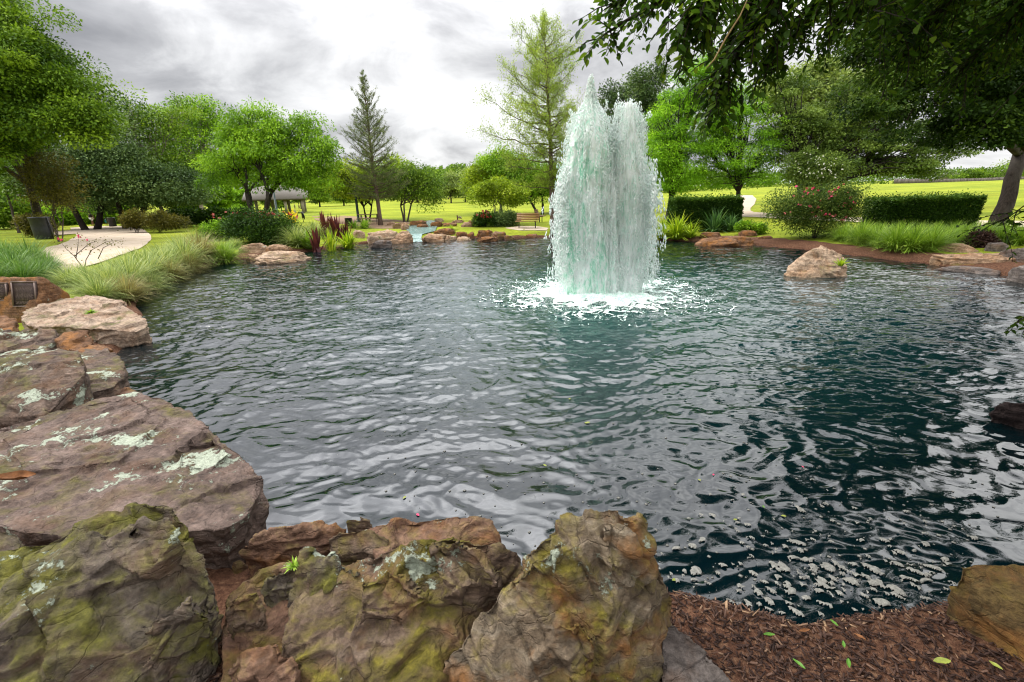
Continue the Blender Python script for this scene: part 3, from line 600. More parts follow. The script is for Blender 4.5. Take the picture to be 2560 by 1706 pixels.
rock('lone_boulder', 'pale tan lone boulder standing in the water of the pond', TANW,
     [[(1958, 684, .1), (1972, 664, .28), (2030, 618, .85), (2055, 611, .9), (2078, 622, .8), (2112, 638, .62), (2121, 664, .35), (2118, 688, .08), (2040, 696, .02), (1975, 697, -.02)]], -0.4, 0.03, 0.05, 55, (0.1, 0.5), 1.1, 1.0)
# right shore
GR_ = 'tan rocks on the right shore'
rock_at('flat_rock', 'long layered tan rock on the right shore below the grass', TAN2, 2338, 618, 2515, 672, 71, 0.0, 0.45, GR_, (0.05, 0.12), 0.8, hi=True)
rock_at('flat_rock', 'flat tan rock lying behind the long layered rock on the right shore', TAN2, 2347, 606, 2432, 632, 72, None, 0.6, GR_, hk=0.8)
rock_at('stone', 'round brown stone on top of the right shore rocks', GREY, 2466, 603, 2512, 630, 73, None, 0.8, GR_)
rock_at('boulder', 'big grey tan boulder cut by the right edge above the water', GREY, 2512, 596, 2640, 670, 74, 0.12, 0.6, GR_, hi=True)
rock_at('flat_rock', 'low wet slab in the water under the long layered rock', GREY, 2345, 660, 2482, 684, 75, 0.0, 0.35, GR_, hk=0.6)
rock_at('stone', 'thin mossy stone between the wet slab and the long layered rock', BROWN, 2385, 655, 2470, 673, 76, 0.0, 0.3, GR_, hk=0.7)
rock_at('stone', 'brown stone at the water by the right edge under the big boulder', GREY, 2528, 660, 2620, 712, 77, 0.0, 0.7, GR_)
# right far bank, rust coloured
GB_ = 'rusty rocks edging the far right bank'
for a in (((1735, 590, 1850, 618), 'long rusty orange rock at the water below the dark green strap leaves', 81), ((1790, 586, 1885, 616), 'orange brown rock right of the long rusty rock', 82), ((1750, 574, 1805, 596), 'rusty rock ridge under the lily leaves', 83), ((1842, 573, 1890, 592), 'peaked rusty rock under the low green plant', 84), ((1895, 588, 1930, 598), 'thin orange stone lying on the mulch of the far bank', 85)):
    rock_at('flat_rock', a[1], RUSTY, *a[0], a[2], None, 0.5, GB_, (0.1, 0.3), 0.8)
# left-middle shore
GL_ = 'tan rocks on the left shore beside the grass'
for a in (((600, 602, 676, 634), 'upper tan rock with an orange corner beside the large grass clump', 91, None, TAN2), ((664, 606, 732, 630), 'orange brown rock behind the broad flat rock on the left shore', 92, None, TAN2), ((644, 622, 790, 660), 'broad flat pinkish tan rock at the water on the left shore', 93, 0.0, TANW), ((615, 630, 652, 655), 'small tan rock tucked between the grass clump and the broad flat rock', 94, None, TAN2)):
    rock_at('flat_rock', a[1], a[4], *a[0], a[2], a[3], 0.6, GL_, (0.05, 0.1), 0.75, hi=True)
# stream and cascade at the far side
GC_ = 'rocks of the stream and cascade at the far shore'
cas = [(908, 574, 1002, 612, 'largest pale boulder with a dark underside at the left of the cascade', TANW), (925, 600, 985, 622, 'low dark rock in the water under the largest pale boulder', GREY), (985, 583, 1042, 610, 'sloping tan rock at the left lip of the cascade', TAN2),
       (975, 598, 1002, 612, 'small tan rock at the water right of the largest boulder', TAN2), (998, 576, 1026, 592, 'tan rock topping the sloping rock left of the cascade', TAN2), (1052, 585, 1118, 607, 'tan rock pile at the right lip of the cascade', TAN2),
       (1080, 571, 1138, 588, 'flat topped brown block right of the upper pool', RUSTY), (1112, 586, 1142, 602, 'light rock between the block and the dark round rock', TANW), (1138, 578, 1170, 594, 'dark round rock in the middle of the right rock row', RUSTY),
       (1140, 592, 1180, 604, 'low tan rock at the water below the dark round rock', TANW), (1166, 579, 1190, 596, 'brown upright rock beside the highest layered rock', RUSTY), (1184, 573, 1235, 597, 'highest layered brown rock of the right rock row', RUSTY),
       (1185, 592, 1245, 606, 'long dark wet rock at the water under the layered rock', RUSTY), (1222, 579, 1270, 600, 'smooth grey brown slope rock right of the layered rock', BROWN), (1258, 588, 1290, 600, 'flat dark rock ending the right rock row', BROWN),
       (880, 572, 914, 596, 'pinkish rock half behind the yellow green plants', TANW), (1310, 585, 1352, 596, 'low brown rocks under the tall cypress tree', RUSTY)]
for q, a in enumerate(cas): rock_at('stone', a[4], a[5], *a[:4], 110 + q, 0.0 if a[3] > 601 else None, 0.6, GC_, (0.1, 0.1), 0.95, amp=0.20, box=0.5)
up = [(980, 555, 1026, 572, 'rounded tan stone at the left of the upper stream', TAN2), (1022, 551, 1068, 566, 'brown stone left of the small white fall', RUSTY), (1075, 553, 1108, 568, 'brown stone right of the small white fall', RUSTY), (1085, 545, 1110, 556, 'high tan stone at the top of the stream', TANW),
      (1104, 553, 1146, 567, 'flat brown stone on the right bank of the upper stream', RUSTY), (1128, 549, 1160, 558, 'thin tan stone behind the flat brown stone', TAN2), (1145, 556, 1190, 569, 'broad tan stone near the red flowering shrub', TAN2), (1168, 550, 1198, 563, 'dark edged stone beside the red flowering shrub', RUSTY), (966, 553, 992, 564, 'flat tan stone in front of the vase shaped tree', TAN2), (1040, 560, 1075, 571, 'dark stone in front of the small white fall', RUSTY), (1000, 560, 1024, 576, 'square tan stone left of the upper pool', TAN2)]
for q, a in enumerate(up): rock_at('stone', a[4], a[5], *a[:4], 140 + q, None, 0.6, GC_, (0.1, 0.1), 0.9, amp=0.2, box=0.5)
# stream water
t = NT('stream_water'); n = t.noise(6, 6, 0.7, t.map((1, 3, 1)))
MSTREAM = t.done(t.bsdf(t.ramp(n, [(0.4, (0.10, 0.20, 0.18)), (0.6, (0.22, 0.33, 0.30)), (0.72, (0.75, 0.8, 0.78))]), 0.12, 0.5, t.bump(n, 0.4, 0.04)))
pool = [G(a, b) for a, b in ((1015, 566), (1095, 566), (1088, 580), (1056, 588), (1052, 601), (1034, 600), (1018, 586))]
s1 = drape('stream', pool, MSTREAM, 0.06, 0.4)
s2 = drape('stream', [G(a, b) for a, b in ((1060, 556), (1078, 553), (1096, 556), (1085, 567), (1050, 567))], MSTREAM, 0.075, 0.4)
lip0, lip1 = G(1030, 599), G(1056, 599)
fl = []
for q in np.linspace(0, 1, 14):
    a = lip0 * (1 - q) + lip1 * q; tow = -a[:2] / np.hypot(*a[:2])
    for s_ in np.linspace(0, 1, 8): fl.append([a[0] + tow[0] * (0.25 + s_ * 0.75), a[1] + tow[1] * (0.25 + s_ * 0.75), (a[2] + 0.09) * (1 - s_ ** 1.6) + 0.02])
fl = np.array(fl); fl[:, 2] += 0.03 * pn(fl * 6)
i, j = np.meshgrid(np.arange(13), np.arange(7), indexing='ij'); Ff = np.stack([i * 8 + j, i * 8 + j + 1, (i + 1) * 8 + j + 1, (i + 1) * 8 + j], -1).reshape(-1, 4)
tag(link('waterfall', raw_mesh('waterfall', fl, Ff, MSTREAM, None, True)), kind='structure')
# ------------------------------------------------------------------ leaves
def leaf_arrays(Pc, D, N, L, W):
    """diamond leaves: base, side, tip, side"""
    D = unit(D); S_ = unit(np.cross(D, N)); L = np.asarray(L)[:, None]; W = np.asarray(W)[:, None]
    v = np.stack([Pc, Pc + D * L * 0.45 + S_ * W * 0.5, Pc + D * L, Pc + D * L * 0.45 - S_ * W * 0.5], 1)
    n = len(Pc); f = np.arange(n * 4).reshape(n, 4)
    return v.reshape(-1, 3), f
def leaf_obj(name, Pc, D, N, L, W, rnd, mat, parent):
    v, f = leaf_arrays(Pc, D, N, L, W)
    if parent is not None and parent.parent is None: v = v - np.array(parent.location)
    return link(name, raw_mesh(name, v, f, mat, {'rnd': np.repeat(rnd, 4)}), parent)
def blob_world(blobs, depth):
    c, r = [], []
    for b in blobs:
        d = depth + (b[4] if len(b) > 4 else 0); k = d / FPX
        c.append(P(b[0], b[1], d)); r.append((b[2] * k, 0.85 * (b[2] + b[3]) / 2 * k, b[3] * k))
    return np.array(c), np.array(r)
def sample_blobs(c, r, n, rg, shell=0.33):
    wgt = (r[:, 0] * r[:, 2]) ** 0.9; wgt /= wgt.sum(); k = rg.choice(len(c), n, p=wgt)
    d = unit(rg.normal(size=(n, 3))); q = rg.uniform(0, 1, n) ** shell * rg.uniform(0.82, 1.16, n)
    fw = unit(np.c_[c[:, :2], np.zeros(len(c))])[k]; rt = np.c_[fw[:, 1], -fw[:, 0], fw[:, 2]]
    o = d * q[:, None] * r[k]
    return c[k] + rt * o[:, :1] + fw * o[:, 1:2] + np.array([0, 0, 1.0]) * o[:, 2:]
def bez(a, b, up, n=6, rg=None, jit=0.0):
    t_ = np.linspace(0, 1, n)[:, None]; m = (a + b) / 2 + up
    p = (1 - t_) ** 2 * a + 2 * t_ * (1 - t_) * m + t_ ** 2 * b
    if rg is not None and jit: p[1:-1] += rg.normal(size=(n - 2, 3)) * jit
    return p
BARK = bark_mat('grey_brown_bark', (0.045, 0.035, 0.028), (0.13, 0.105, 0.085))
BARKM = bark_mat('brown_furrowed_bark', (0.012, 0.009, 0.007), (0.055, 0.042, 0.033), 9)
BARKD = bark_mat('dark_bark', (0.012, 0.010, 0.009), (0.045, 0.036, 0.03))
BARKP = bark_mat('pale_mottled_bark', (0.16, 0.13, 0.10), (0.36, 0.30, 0.24), 4)
BARKR = bark_mat('reddish_cypress_bark', (0.07, 0.045, 0.033), (0.17, 0.12, 0.09), 5)
LM = {
 'deep': leaf_mat('deep_green_leaf', (0.010, 0.030, 0.006), (0.026, 0.070, 0.010), (0.065, 0.14, 0.016), 0.20),
 'rose': leaf_mat('rose_bush_leaf', (0.022, 0.055, 0.012), (0.06, 0.12, 0.022), (0.14, 0.21, 0.05), 0.25),
 'mid': leaf_mat('mid_green_leaf', (0.030, 0.075, 0.009), (0.085, 0.172, 0.016), (0.185, 0.31, 0.028), 0.28),
 'bright': leaf_mat('bright_green_leaf', (0.054, 0.138, 0.010), (0.126, 0.270, 0.017), (0.240, 0.432, 0.030), 0.30),
 'yellow': leaf_mat('yellow_green_leaf', (0.085, 0.15, 0.010), (0.18, 0.29, 0.018), (0.29, 0.40, 0.035), 0.36),
 'blue': leaf_mat('grey_green_leaf', (0.023, 0.055, 0.019), (0.058, 0.111, 0.039), (0.130, 0.208, 0.078), 0.18),
 'oak': leaf_mat('live_oak_leaf', (0.03, 0.065, 0.014), (0.075, 0.135, 0.027), (0.15, 0.235, 0.055), 0.30),
 'olive': leaf_mat('olive_brown_leaf', (0.035, 0.04, 0.008), (0.08, 0.085, 0.015), (0.14, 0.14, 0.03), 0.20),
 'pale': leaf_mat('pale_distant_leaf', (0.096, 0.156, 0.054), (0.180, 0.264, 0.096), (0.288, 0.384, 0.144), 0.35),
 'over': leaf_mat('shade_tree_leaf', (0.010, 0.027, 0.005), (0.027, 0.064, 0.010), (0.075, 0.14, 0.018), 0.3),
 'near': leaf_mat('overhanging_leaf', (0.011, 0.032, 0.005), (0.038, 0.095, 0.010), (0.13, 0.21, 0.022), 0.5),
 'feather': leaf_mat('feathery_cypress_needles', (0.060, 0.165, 0.009), (0.135, 0.315, 0.018), (0.255, 0.495, 0.030), 0.36),
 'cyp': leaf_mat('tall_cypress_needles', (0.10, 0.17, 0.03), (0.19, 0.30, 0.055), (0.30, 0.42, 0.09), 0.60),
 'sparse': leaf_mat('sparse_cypress_needles', (0.04, 0.075, 0.026), (0.085, 0.14, 0.05), (0.17, 0.21, 0.09), 0.4),
}
def tree(label, base, blobs, leaf, nl, ls, depth=None, r=0.14, fork=None, ncl=90, stems=1, seed=1, bark=None, flat=0.5, csz=0.30, asp=0.5, group=None,
         name='tree', cat='tree', tr='trunk', cr='crown', droop=0.25, shell=0.33, ddep=0.0, asc=1.0, lean=None):
    rg = np.random.RandomState(seed); ncl = int(ncl * 1.2)
    b = np.array(G(*base)) if depth is None else None
    if depth is None: depth = proj(b)[2]
    else:
        b = P(base[0], base[1], depth); b[2] = gz(b[0], b[1])
    c, rr2 = blob_world(blobs, depth + ddep)
    root = empty(name, b, label, cat, group)
    cl = sample_blobs(c, rr2, ncl, rg, shell)
    cl[:, 2] = np.maximum(cl[:, 2], b[2] + 0.12)
    rad = np.sqrt((rr2[:, 0] * rr2[:, 2]).sum()) * 0.84 * csz * (45.0 / ncl) ** 0.35 * 1.25
    lo = cl[:, 2].min(); top = cl[:, 2].max(); cen = cl.mean(0)
    if lean is not None: fk = P(lean[0], lean[1], depth)
    else:
        fk = cen.copy(); fk[2] = b[2] + (fork if fork is not None else max(0.3, (lo - b[2]) + 0.15 * (top - lo)))
        fk[:2] = b[:2] + (cen[:2] - b[:2]) * 0.35
    mb = MB()
    # stems, limbs and branches
    K = max(3, min(8, ncl // 12)); mu = cl[rg.choice(ncl, K, False)]
    for _ in range(6):
        a = ((cl[:, None] - mu[None]) ** 2).sum(-1).argmin(1)
        mu = np.array([cl[a == q].mean(0) if (a == q).any() else mu[q] for q in range(K)])
    tops = []
    for s_ in range(stems):
        if stems == 1: p0, p1 = b, fk
        else:
            an = s_ * 2 * math.pi / stems + rg.uniform(0, 1); p0 = b + np.array([math.cos(an), math.sin(an), 0]) * r * 1.1
            p1 = fk + np.array([math.cos(an), math.sin(an), 0]) * (r * 3 + 0.12 * np.linalg.norm(fk - b)) + np.array([0, 0, rg.uniform(-.1, .2)])
        L = np.linalg.norm(p1 - p0); pts = bez(p0 - np.array([0, 0, 0.25]), p1, np.array([0, 0, 0.0]) + rg.normal(size=3) * L * 0.03, 8, rg, L * 0.006)
        rs_ = r * np.array([1.45, 1.12, 1.0, .95, .9, .86, .82, .78]) * (1 if stems == 1 else 0.75)
        mb.tube(pts, rs_, 9); tops.append(p1)
    for q in range(K):
        o_ = tops[q % len(tops)]; L = np.linalg.norm(mu[q] - o_)
        lp = bez(o_, mu[q], np.array([0, 0, 0.16 * L * asc]), 7, rg, L * 0.03); lr = np.linspace(r * 0.58, r * 0.16, 7)
        mb.tube(lp, lr, 6)
        for ci in np.where(a == q)[0]:
            k = rg.randint(2, 6); L2 = np.linalg.norm(cl[ci] - lp[k])
            mb.tube(bez(lp[k], cl[ci], np.array([0, 0, 0.12 * L2 * asc]), 5, rg, L2 * 0.04), np.linspace(lr[k] * 0.6, r * 0.04 + 0.004, 5), 4)
    v = np.concatenate(mb.v) - b; mb.v = [v]; mb.r = [np.concatenate(mb.r)]
    link(tr, mb.mesh(tr, bark or BARK, True), root)
    # leaves in loose clumps
    n = int(nl * 1.5); ls = ls * 1.28; k = rg.randint(0, ncl, n); sz = rg.uniform(0.65, 1.4, ncl)
    d = rg.normal(size=(n, 3)); ln = np.linalg.norm(d, axis=1, keepdims=True); d = d / ln * np.minimum(ln, 1.9)
    off = d * np.array([1, 1, flat]) * rad * sz[k][:, None] * 0.75
    off[:, 2] -= droop * 0.35 * (off[:, 0] ** 2 + off[:, 1] ** 2) / rad
    pos = cl[k] + off
    outw = unit(off + 0.15 * rg.normal(size=(n, 3)) * rad); D = outw + rg.normal(size=(n, 3)) * 0.55; D[:, 2] -= droop
    N = np.array([0, 0, 1.0]) + rg.normal(size=(n, 3)) * 0.6
    Ls = ls * rg.uniform(0.6, 1.35, n)
    rnd = np.clip(0.46 + 0.24 * rg.normal(size=ncl)[k] + 0.18 * rg.normal(size=n), 0, 1)
    pos[:, 2] = np.maximum(pos[:, 2], b[2] + 0.03)
    leaf_obj(cr, pos, D, N, Ls, Ls * asp * rg.uniform(0.8, 1.2, n), rnd, LM[leaf] if isinstance(leaf, str) else leaf, root)
    return root
def conifer(label, base, top, widths, leaf, nbr, per, ls, r, seed, depth=None, upang=(65, 5), lay=0.0, bark=None, bare=0.0, group=None, lmul=1.0, curve=0.15, vary=(0.6, 1.12), fl=1.0):
    """widths: (photograph y, half width left, half width right)"""
    rg = np.random.RandomState(seed)
    b = np.array(G(*base)); depth = proj(b)[2]; tp = P(top[0], top[1], depth); k = depth / FPX
    root = empty('cypress_tree', b, label, 'tree', group)
    mb = MB(); H = tp - b; fr = np.linspace(0, 1, 14); ax = b + fr[:, None] * H + np.c_[0.06 * np.sin(fr * 5 + seed), 0.05 * np.cos(fr * 4), fr * 0] * (fr * (1 - fr))[:, None] * 3
    ax[0, 2] -= 0.25
    mb.tube(ax, r * np.array([1.5, 1.08] + list(np.linspace(1.0, 0.06, 12))), 9)
    ys = np.array([q[0] for q in widths], float); wl = np.array([q[1] for q in widths]) * k; wr = np.array([q[2] for q in widths]) * k
    ytop, ybot = top[1], base[1]
    PP, DD, NN, LL, RR = [], [], [], [], []
    yl, yh = ys.min(), ys.max()
    for q in range(nbr):
        u = (q + rg.uniform(0, 1)) / nbr; y = yl + (yh - yl) * u ** 0.85
        f_ = np.clip((ybot - y) / (ybot - ytop), 0, 1); o_ = np.array([np.interp(f_, fr, ax[:, m]) for m in range(3)])
        an = q * 2.39996 + rg.uniform(-0.5, 0.5); w_l = np.interp(y, ys, wl); w_r = np.interp(y, ys, wr)
        side = 0.5 + 0.5 * math.cos(an); Lb = (w_l * (1 - side) + w_r * side) * rg.uniform(*vary)
        el = R(np.interp(u, [0, 1], upang)) + rg.normal() * 0.12
        hd = np.array([math.cos(an), math.sin(an), 0])
        end = o_ + hd * Lb + np.array([0, 0, Lb * math.tan(min(el, 1.2)) * 0.8])
        pb = bez(o_, end, np.array([0, 0, curve * Lb * (1 if lay >= 0 else -1)]), 7, rg, Lb * 0.02)
        rb = max(0.006, r * (0.10 + 0.22 * Lb / max(wl.max(), wr.max()))); mb.tube(pb, np.linspace(rb, 0.005, 7), 4)
        nt_ = max(4, int(per * (0.4 + Lb / max(wl.max(), wr.max()))))
        for z_ in range(nt_):
            s_ = rg.uniform(0.18 + 0.25 * bare * rg.rand(), 1.0) ; kk = s_ * 6; i0 = min(int(kk), 5); p0 = pb[i0] + (pb[i0 + 1] - pb[i0]) * (kk - i0)
            dr = unit((pb[i0 + 1] - pb[i0])[None])[0]; sd_ = np.cross(dr, [0, 0, 1.0]) * (1 if z_ % 2 else -1)
            td = unit((dr * rg.uniform(0.2, 0.9) + sd_ * rg.uniform(0.4, 1.0) + np.array([0, 0, rg.uniform(-0.25, 0.35) * fl * 1.4]))[None])[0]
            tl = Lb * rg.uniform(0.14, 0.36) * (1.25 - 0.6 * s_) + 0.08
            p1 = p0 + td * tl; mb.tube(np.array([p0, (p0 + p1) / 2 + [0, 0, 0.03 * tl], p1]), [0.007, 0.005, 0.003], 3)
            nn = int(lmul * (5 + tl * 26))
            if bare and rg.rand() < bare * (0.25 + 0.75 * u): nn = nn // 4
            s2 = rg.uniform(0.05, 1.05, nn)[:, None]; pp = p0 + td * tl * s2 + rg.normal(size=(nn, 3)) * np.array([.05, .05, .035 * fl]) * fl ** 0.5 * (0.6 + ls * 5)
            d_ = td * 0.6 + rg.normal(size=(nn, 3)) * 0.7; d_[:, 2] -= 0.15
            PP.append(pp); DD.append(d_); NN.append(np.array([0, 0, 1.0]) + rg.normal(size=(nn, 3)) * 0.5); LL.append(ls * rg.uniform(0.6, 1.4, nn)); RR.append(np.clip(0.5 + 0.16 * rg.normal() + 0.17 * rg.normal(size=nn), 0, 1))
    v = np.concatenate(mb.v) - b; mb.v = [v]; mb.r = [np.concatenate(mb.r)]
    link('trunk', mb.mesh('trunk', bark or BARKR, True), root)
    L = np.concatenate(LL); leaf_obj('crown', np.concatenate(PP), np.concatenate(DD), np.concatenate(NN), L, L * 0.30, np.concatenate(RR), LM[leaf], root)
    return root

# ------------------------------------------------------------------ trees, left to right
TG = 'trees around the pond'
tree('tall dense green tree at the left edge rising out of the picture', (95, 562), [(40, 180, 150, 150), (-80, 120, 150, 160), (150, 270, 90, 70), (20, 300, 110, 90), (205, 310, 45, 45), (-90, 320, 120, 130), (15, 80, 45, 60), (95, 160, 45, 50), (235, 300, 30, 26), (170, 215, 36, 30), (60, 60, 20, 30)], 'mid', 84000, 0.125, 33, 0.26, 3.2, 190, seed=1, bark=BARKD, group=TG, csz=0.20, ddep=-9)
tree('dark spreading oak over the far end of the left path', (222, 556), [(200, 420, 110, 85), (290, 440, 80, 70), (110, 440, 70, 70), (250, 350, 60, 50)], 'blue', 44000, 0.14, 36, 0.28, 2.6, 110, stems=2, seed=2, bark=BARKD, group=TG)
tree('second dark oak beside the path, left of the slanting sweetgum', (318, 553), [(335, 430, 80, 70), (410, 455, 80, 55), (460, 480, 55, 45), (300, 490, 60, 30)], 'blue', 34000, 0.14, 37, 0.25, 2.4, 90, stems=2, seed=3, bark=BARKD, group=TG)
tree('young light green tree with a slanting bare trunk at the left edge', (48, 583), [(35, 380, 55, 60), (72, 365, 40, 45), (20, 440, 55, 40), (85, 410, 30, 35), (-30, 400, 50, 60)], 'bright', 9000, 0.14, None, 0.085, None, 60, seed=4, group=TG, lean=(14, 470), csz=0.3)
tree('small olive brown tree behind the leaning trash bin', (140, 575), [(130, 430, 45, 50), (120, 480, 42, 35), (150, 500, 35, 30), (110, 440, 30, 30)], 'olive', 7000, 0.10, 27, 0.05, 0.7, 50, stems=3, seed=5, group=TG, asp=0.35)
tree('sweetgum with a pale slanting trunk and a spiky top beside the lawn', (421, 567), [(340, 285, 50, 50), (395, 340, 70, 75), (345, 370, 50, 60), (430, 420, 70, 50), (300, 250, 26, 16), (370, 450, 60, 40), (440, 290, 40, 45), (330, 440, 45, 35)], 'mid', 17000, 0.15, None, 0.15, None, 110, seed=6, bark=BARKP, group=TG, lean=(388, 470), csz=0.25)
tree('mottled trunk sycamore with loose bright foliage next to the sweetgum', (510, 553), [(470, 285, 65, 45), (500, 350, 75, 70), (440, 360, 50, 60), (555, 420, 45, 40), (480, 430, 70, 40), (550, 340, 40, 40), (520, 275, 40, 30)], 'bright', 19000, 0.17, None, 0.2, None, 110, seed=7, bark=BARKP, group=TG, lean=(494, 450), csz=0.25)
tree('wide spreading elm with many dark limbs fanning from one base', (645, 548), [(640, 330, 65, 55), (720, 340, 65, 50), (785, 400, 45, 60), (600, 380, 65, 55), (690, 400, 95, 55), (800, 455, 36, 32), (565, 430, 45, 35), (655, 285, 36, 22), (755, 310, 40, 30), (580, 320, 40, 40), (740, 440, 40, 30), (815, 380, 20, 30)], 'bright', 34000, 0.15, 33, 0.17, 0.9, 150, stems=5, seed=8, bark=BARKD, group=TG, csz=0.22, asp=0.36, droop=0.5, lean=(648, 478))
conifer('sparse pointed cypress with thin bare lower branches', (952, 564), (905, 178), [(182, 2, 2), (230, 14, 14), (290, 30, 30), (350, 52, 56), (420, 68, 74), (470, 62, 84), (500, 66, 80)], 'sparse', 150, 17, 0.08, 0.14, 9, upang=(66, 20), bare=0.15, group=TG, curve=-0.12, lmul=1.9)
tree('yellow green rounded tree behind the sparse cypress', (918, 548), [(880, 440, 55, 40), (940, 450, 60, 40), (990, 430, 30, 35), (845, 450, 30, 35), (900, 480, 60, 25)], 'yellow', 15000, 0.15, 40, 0.10, 1.2, 90, stems=3, seed=10, bark=BARKD, group=TG)
tree('vase shaped tree with a forked trunk behind the upper stream', (1013, 556), [(1000, 450, 45, 42), (1060, 455, 45, 40), (1085, 490, 28, 25), (965, 440, 30, 36), (1030, 430, 40, 22), (1020, 480, 40, 20)], 'mid', 13000, 0.13, None, 0.10, None, 80, stems=3, seed=11, bark=BARK, group=TG, lean=(1015, 515), asp=0.4, droop=0.5)
conifer('tall airy cypress left of the fountain with long level branches', (1384, 592), (1360, 36), [(40, 3, 3), (70, 30, 22), (100, 44, 40), (150, 70, 66), (210, 90, 96), (270, 105, 90), (320, 150, 88), (360, 160, 84), (400, 120, 80), (440, 90, 80), (470, 80, 70)], 'cyp', 120, 24, 0.10, 0.16, 12, upang=(50, 6), group=TG, curve=-0.10, lmul=1.7, vary=(0.25, 1.3), fl=2.2)
tree('tree with a dark forked trunk behind the park benches', (1352, 556), [(1290, 425, 60, 42), (1345, 440, 60, 50), (1240, 400, 45, 38), (1390, 450, 50, 50), (1300, 470, 60, 25)], 'bright', 17000, 0.17, 44, 0.16, 1.5, 90, stems=2, seed=13, bark=BARKD, group=TG, asp=0.35, droop=0.4)
tree('yellow green tree behind the white stemmed crape myrtle', (1257, 545), [(1215, 440, 46, 38), (1250, 410, 40, 34), (1190, 470, 26, 26), (1285, 440, 40, 40)], 'yellow', 12000, 0.17, 46, 0.14, 1.6, 70, seed=14, bark=BARKD, group=TG)
tree('small crape myrtle with several white stems among the shrubs', (1242, 564), [(1212, 480, 30, 20), (1270, 488, 45, 22), (1240, 462, 35, 20), (1205, 500, 22, 12), (1300, 480, 24, 16)], 'yellow', 7500, 0.11, None, 0.045, None, 55, stems=5, seed=15, bark=BARKP, group=TG, lean=(1243, 515))
tree('dark upright evergreen behind the top of the fountain', (1600, 535), [(1600, 250, 36, 60), (1555, 290, 30, 70), (1640, 270, 36, 70), (1595, 380, 60, 80), (1540, 350, 40, 60), (1600, 195, 16, 26), (1650, 200, 20, 40), (1520, 250, 14, 34), (1530, 430, 70, 50)], 'blue', 34000, 0.16, 43, 0.25, 2.0, 130, seed=16, bark=BARKD, group=TG, flat=0.8, csz=0.2)
tree('feathery bright green cypress close to the right of the fountain', (1668, 552), [(1690, 300, 55, 80), (1705, 410, 70, 55), (1730, 220, 60, 60), (1660, 380, 40, 60), (1680, 455, 60, 28), (1770, 170, 40, 40)], 'feather', 30000, 0.15, 33, 0.22, 1.5, 130, seed=17, bark=BARKD, group=TG, asp=0.26, flat=0.35, csz=0.22)
tree('second feathery cypress with a dark trunk beside the curving path', (1845, 545), [(1850, 340, 75, 75), (1800, 290, 60, 60), (1880, 425, 50, 38), (1800, 420, 60, 45), (1760, 360, 50, 50), (1840, 250, 50, 50), (1850, 455, 70, 20), (1910, 360, 30, 40)], 'feather', 32000, 0.14, None, 0.19, None, 140, seed=18, bark=BARKD, group=TG, asp=0.26, flat=0.35, csz=0.22, lean=(1846, 480))
tree('broad live oak with long low limbs in front of the right field', (1950, 545), [(1985, 330, 80, 60), (2070, 340, 90, 60), (2170, 370, 90, 50), (2270, 400, 80, 40), (2010, 410, 70, 35), (2120, 270, 90, 60), (2100, 415, 80, 25), (2210, 420, 90, 22), (1960, 250, 50, 60), (2330, 430, 50, 18), (2230, 300, 90, 60), (2350, 360, 70, 50)], 'oak', 52000, 0.13, 33, 0.26, 1.2, 210, stems=2, seed=19, bark=BARKD, group=TG, csz=0.17, flat=0.4)
tree('small tree dotted with white blossom under the live oak', (2010, 540), [(2010, 410, 40, 35), (2060, 425, 45, 30), (2030, 445, 50, 22), (2090, 400, 26, 26)], 'oak', 10000, 0.10, 31, 0.05, 0.8, 60, stems=3, seed=20, bark=BARKD, group=TG)
_wb = bpy.data.objects[-1] if False else None
tree('pale green tree standing far behind the live oak', (2060, 530), [(2080, 230, 110, 60), (1960, 230, 60, 60), (2150, 300, 80, 60), (2050, 180, 50, 30), (2190, 220, 50, 50)], 'pale', 20000, 0.28, 52, 0.3, 3.0, 110, seed=21, group=TG)
tree('large leaning oak with a thick trunk at the right edge', (2490, 572), [(2350, 120, 150, 90), (2500, 200, 130, 120), (2270, 200, 90, 60), (2440, 320, 90, 55), (2220, 60, 90, 60), (2560, 60, 150, 120), (2320, 280, 90, 45), (2180, 265, 40, 18), (2640, 220, 120, 150), (2420, 20, 220, 80), (2260, 330, 50, 20), (2480, -170, 280, 190), (2250, -110, 170, 110), (2560, -420, 260, 220)], 'over', 120000, 0.10, 20, 0.30, None, 400, seed=22, bark=BARKM, group=TG, csz=0.16, flat=0.45, ddep=-4.5, lean=(2550, 385))
# trees far across the lawns
FT = 'small trees far across the lawn'
far = [(754, 522, [(752, 480, 24, 22)], 80, 'mid', 'slim tree far behind the spreading elm'), (800, 518, [(800, 482, 28, 20)], 90, 'mid', 'round tree far across the lawn, right of the elm limbs'), (860, 516, [(858, 485, 28, 18)], 95, 'mid', 'far tree behind the picnic area lamp post'),
       (688, 527, [(690, 492, 34, 20)], 70, 'mid', 'low forked tree far behind the elm base'), (1128, 509, [(1130, 462, 34, 24)], 95, 'pale', 'pale tree far out on the bright lawn'), (1163, 508, [(1165, 455, 40, 30), (1190, 470, 28, 24)], 100, 'pale', 'pale rounded tree far right of the vase shaped tree'), (1085, 510, [(1082, 475, 26, 20)], 105, 'pale', 'small pale tree at the far edge of the lawn'),
       (1040, 508, [(1050, 450, 30, 26), (1075, 440, 26, 22)], 115, 'mid', 'dark green tree far behind the vase shaped tree'), (545, 535, [(550, 492, 32, 24)], 55, 'bright', 'low bright tree behind the sycamore trunk'), (600, 530, [(606, 496, 26, 18)], 65, 'bright', 'low bright tree left of the elm base'), (470, 530, [(465, 500, 34, 20)], 58, 'mid', 'small tree in the shade between sweetgum and sycamore'),
       (1120, 506, [(1150, 432, 40, 22), (1105, 445, 26, 20)], 135, 'mid', 'tallest tree of the far treeline gap'), (1440, 520, [(1440, 470, 50, 34)], 80, 'mid', 'tree far behind the left side of the fountain')]
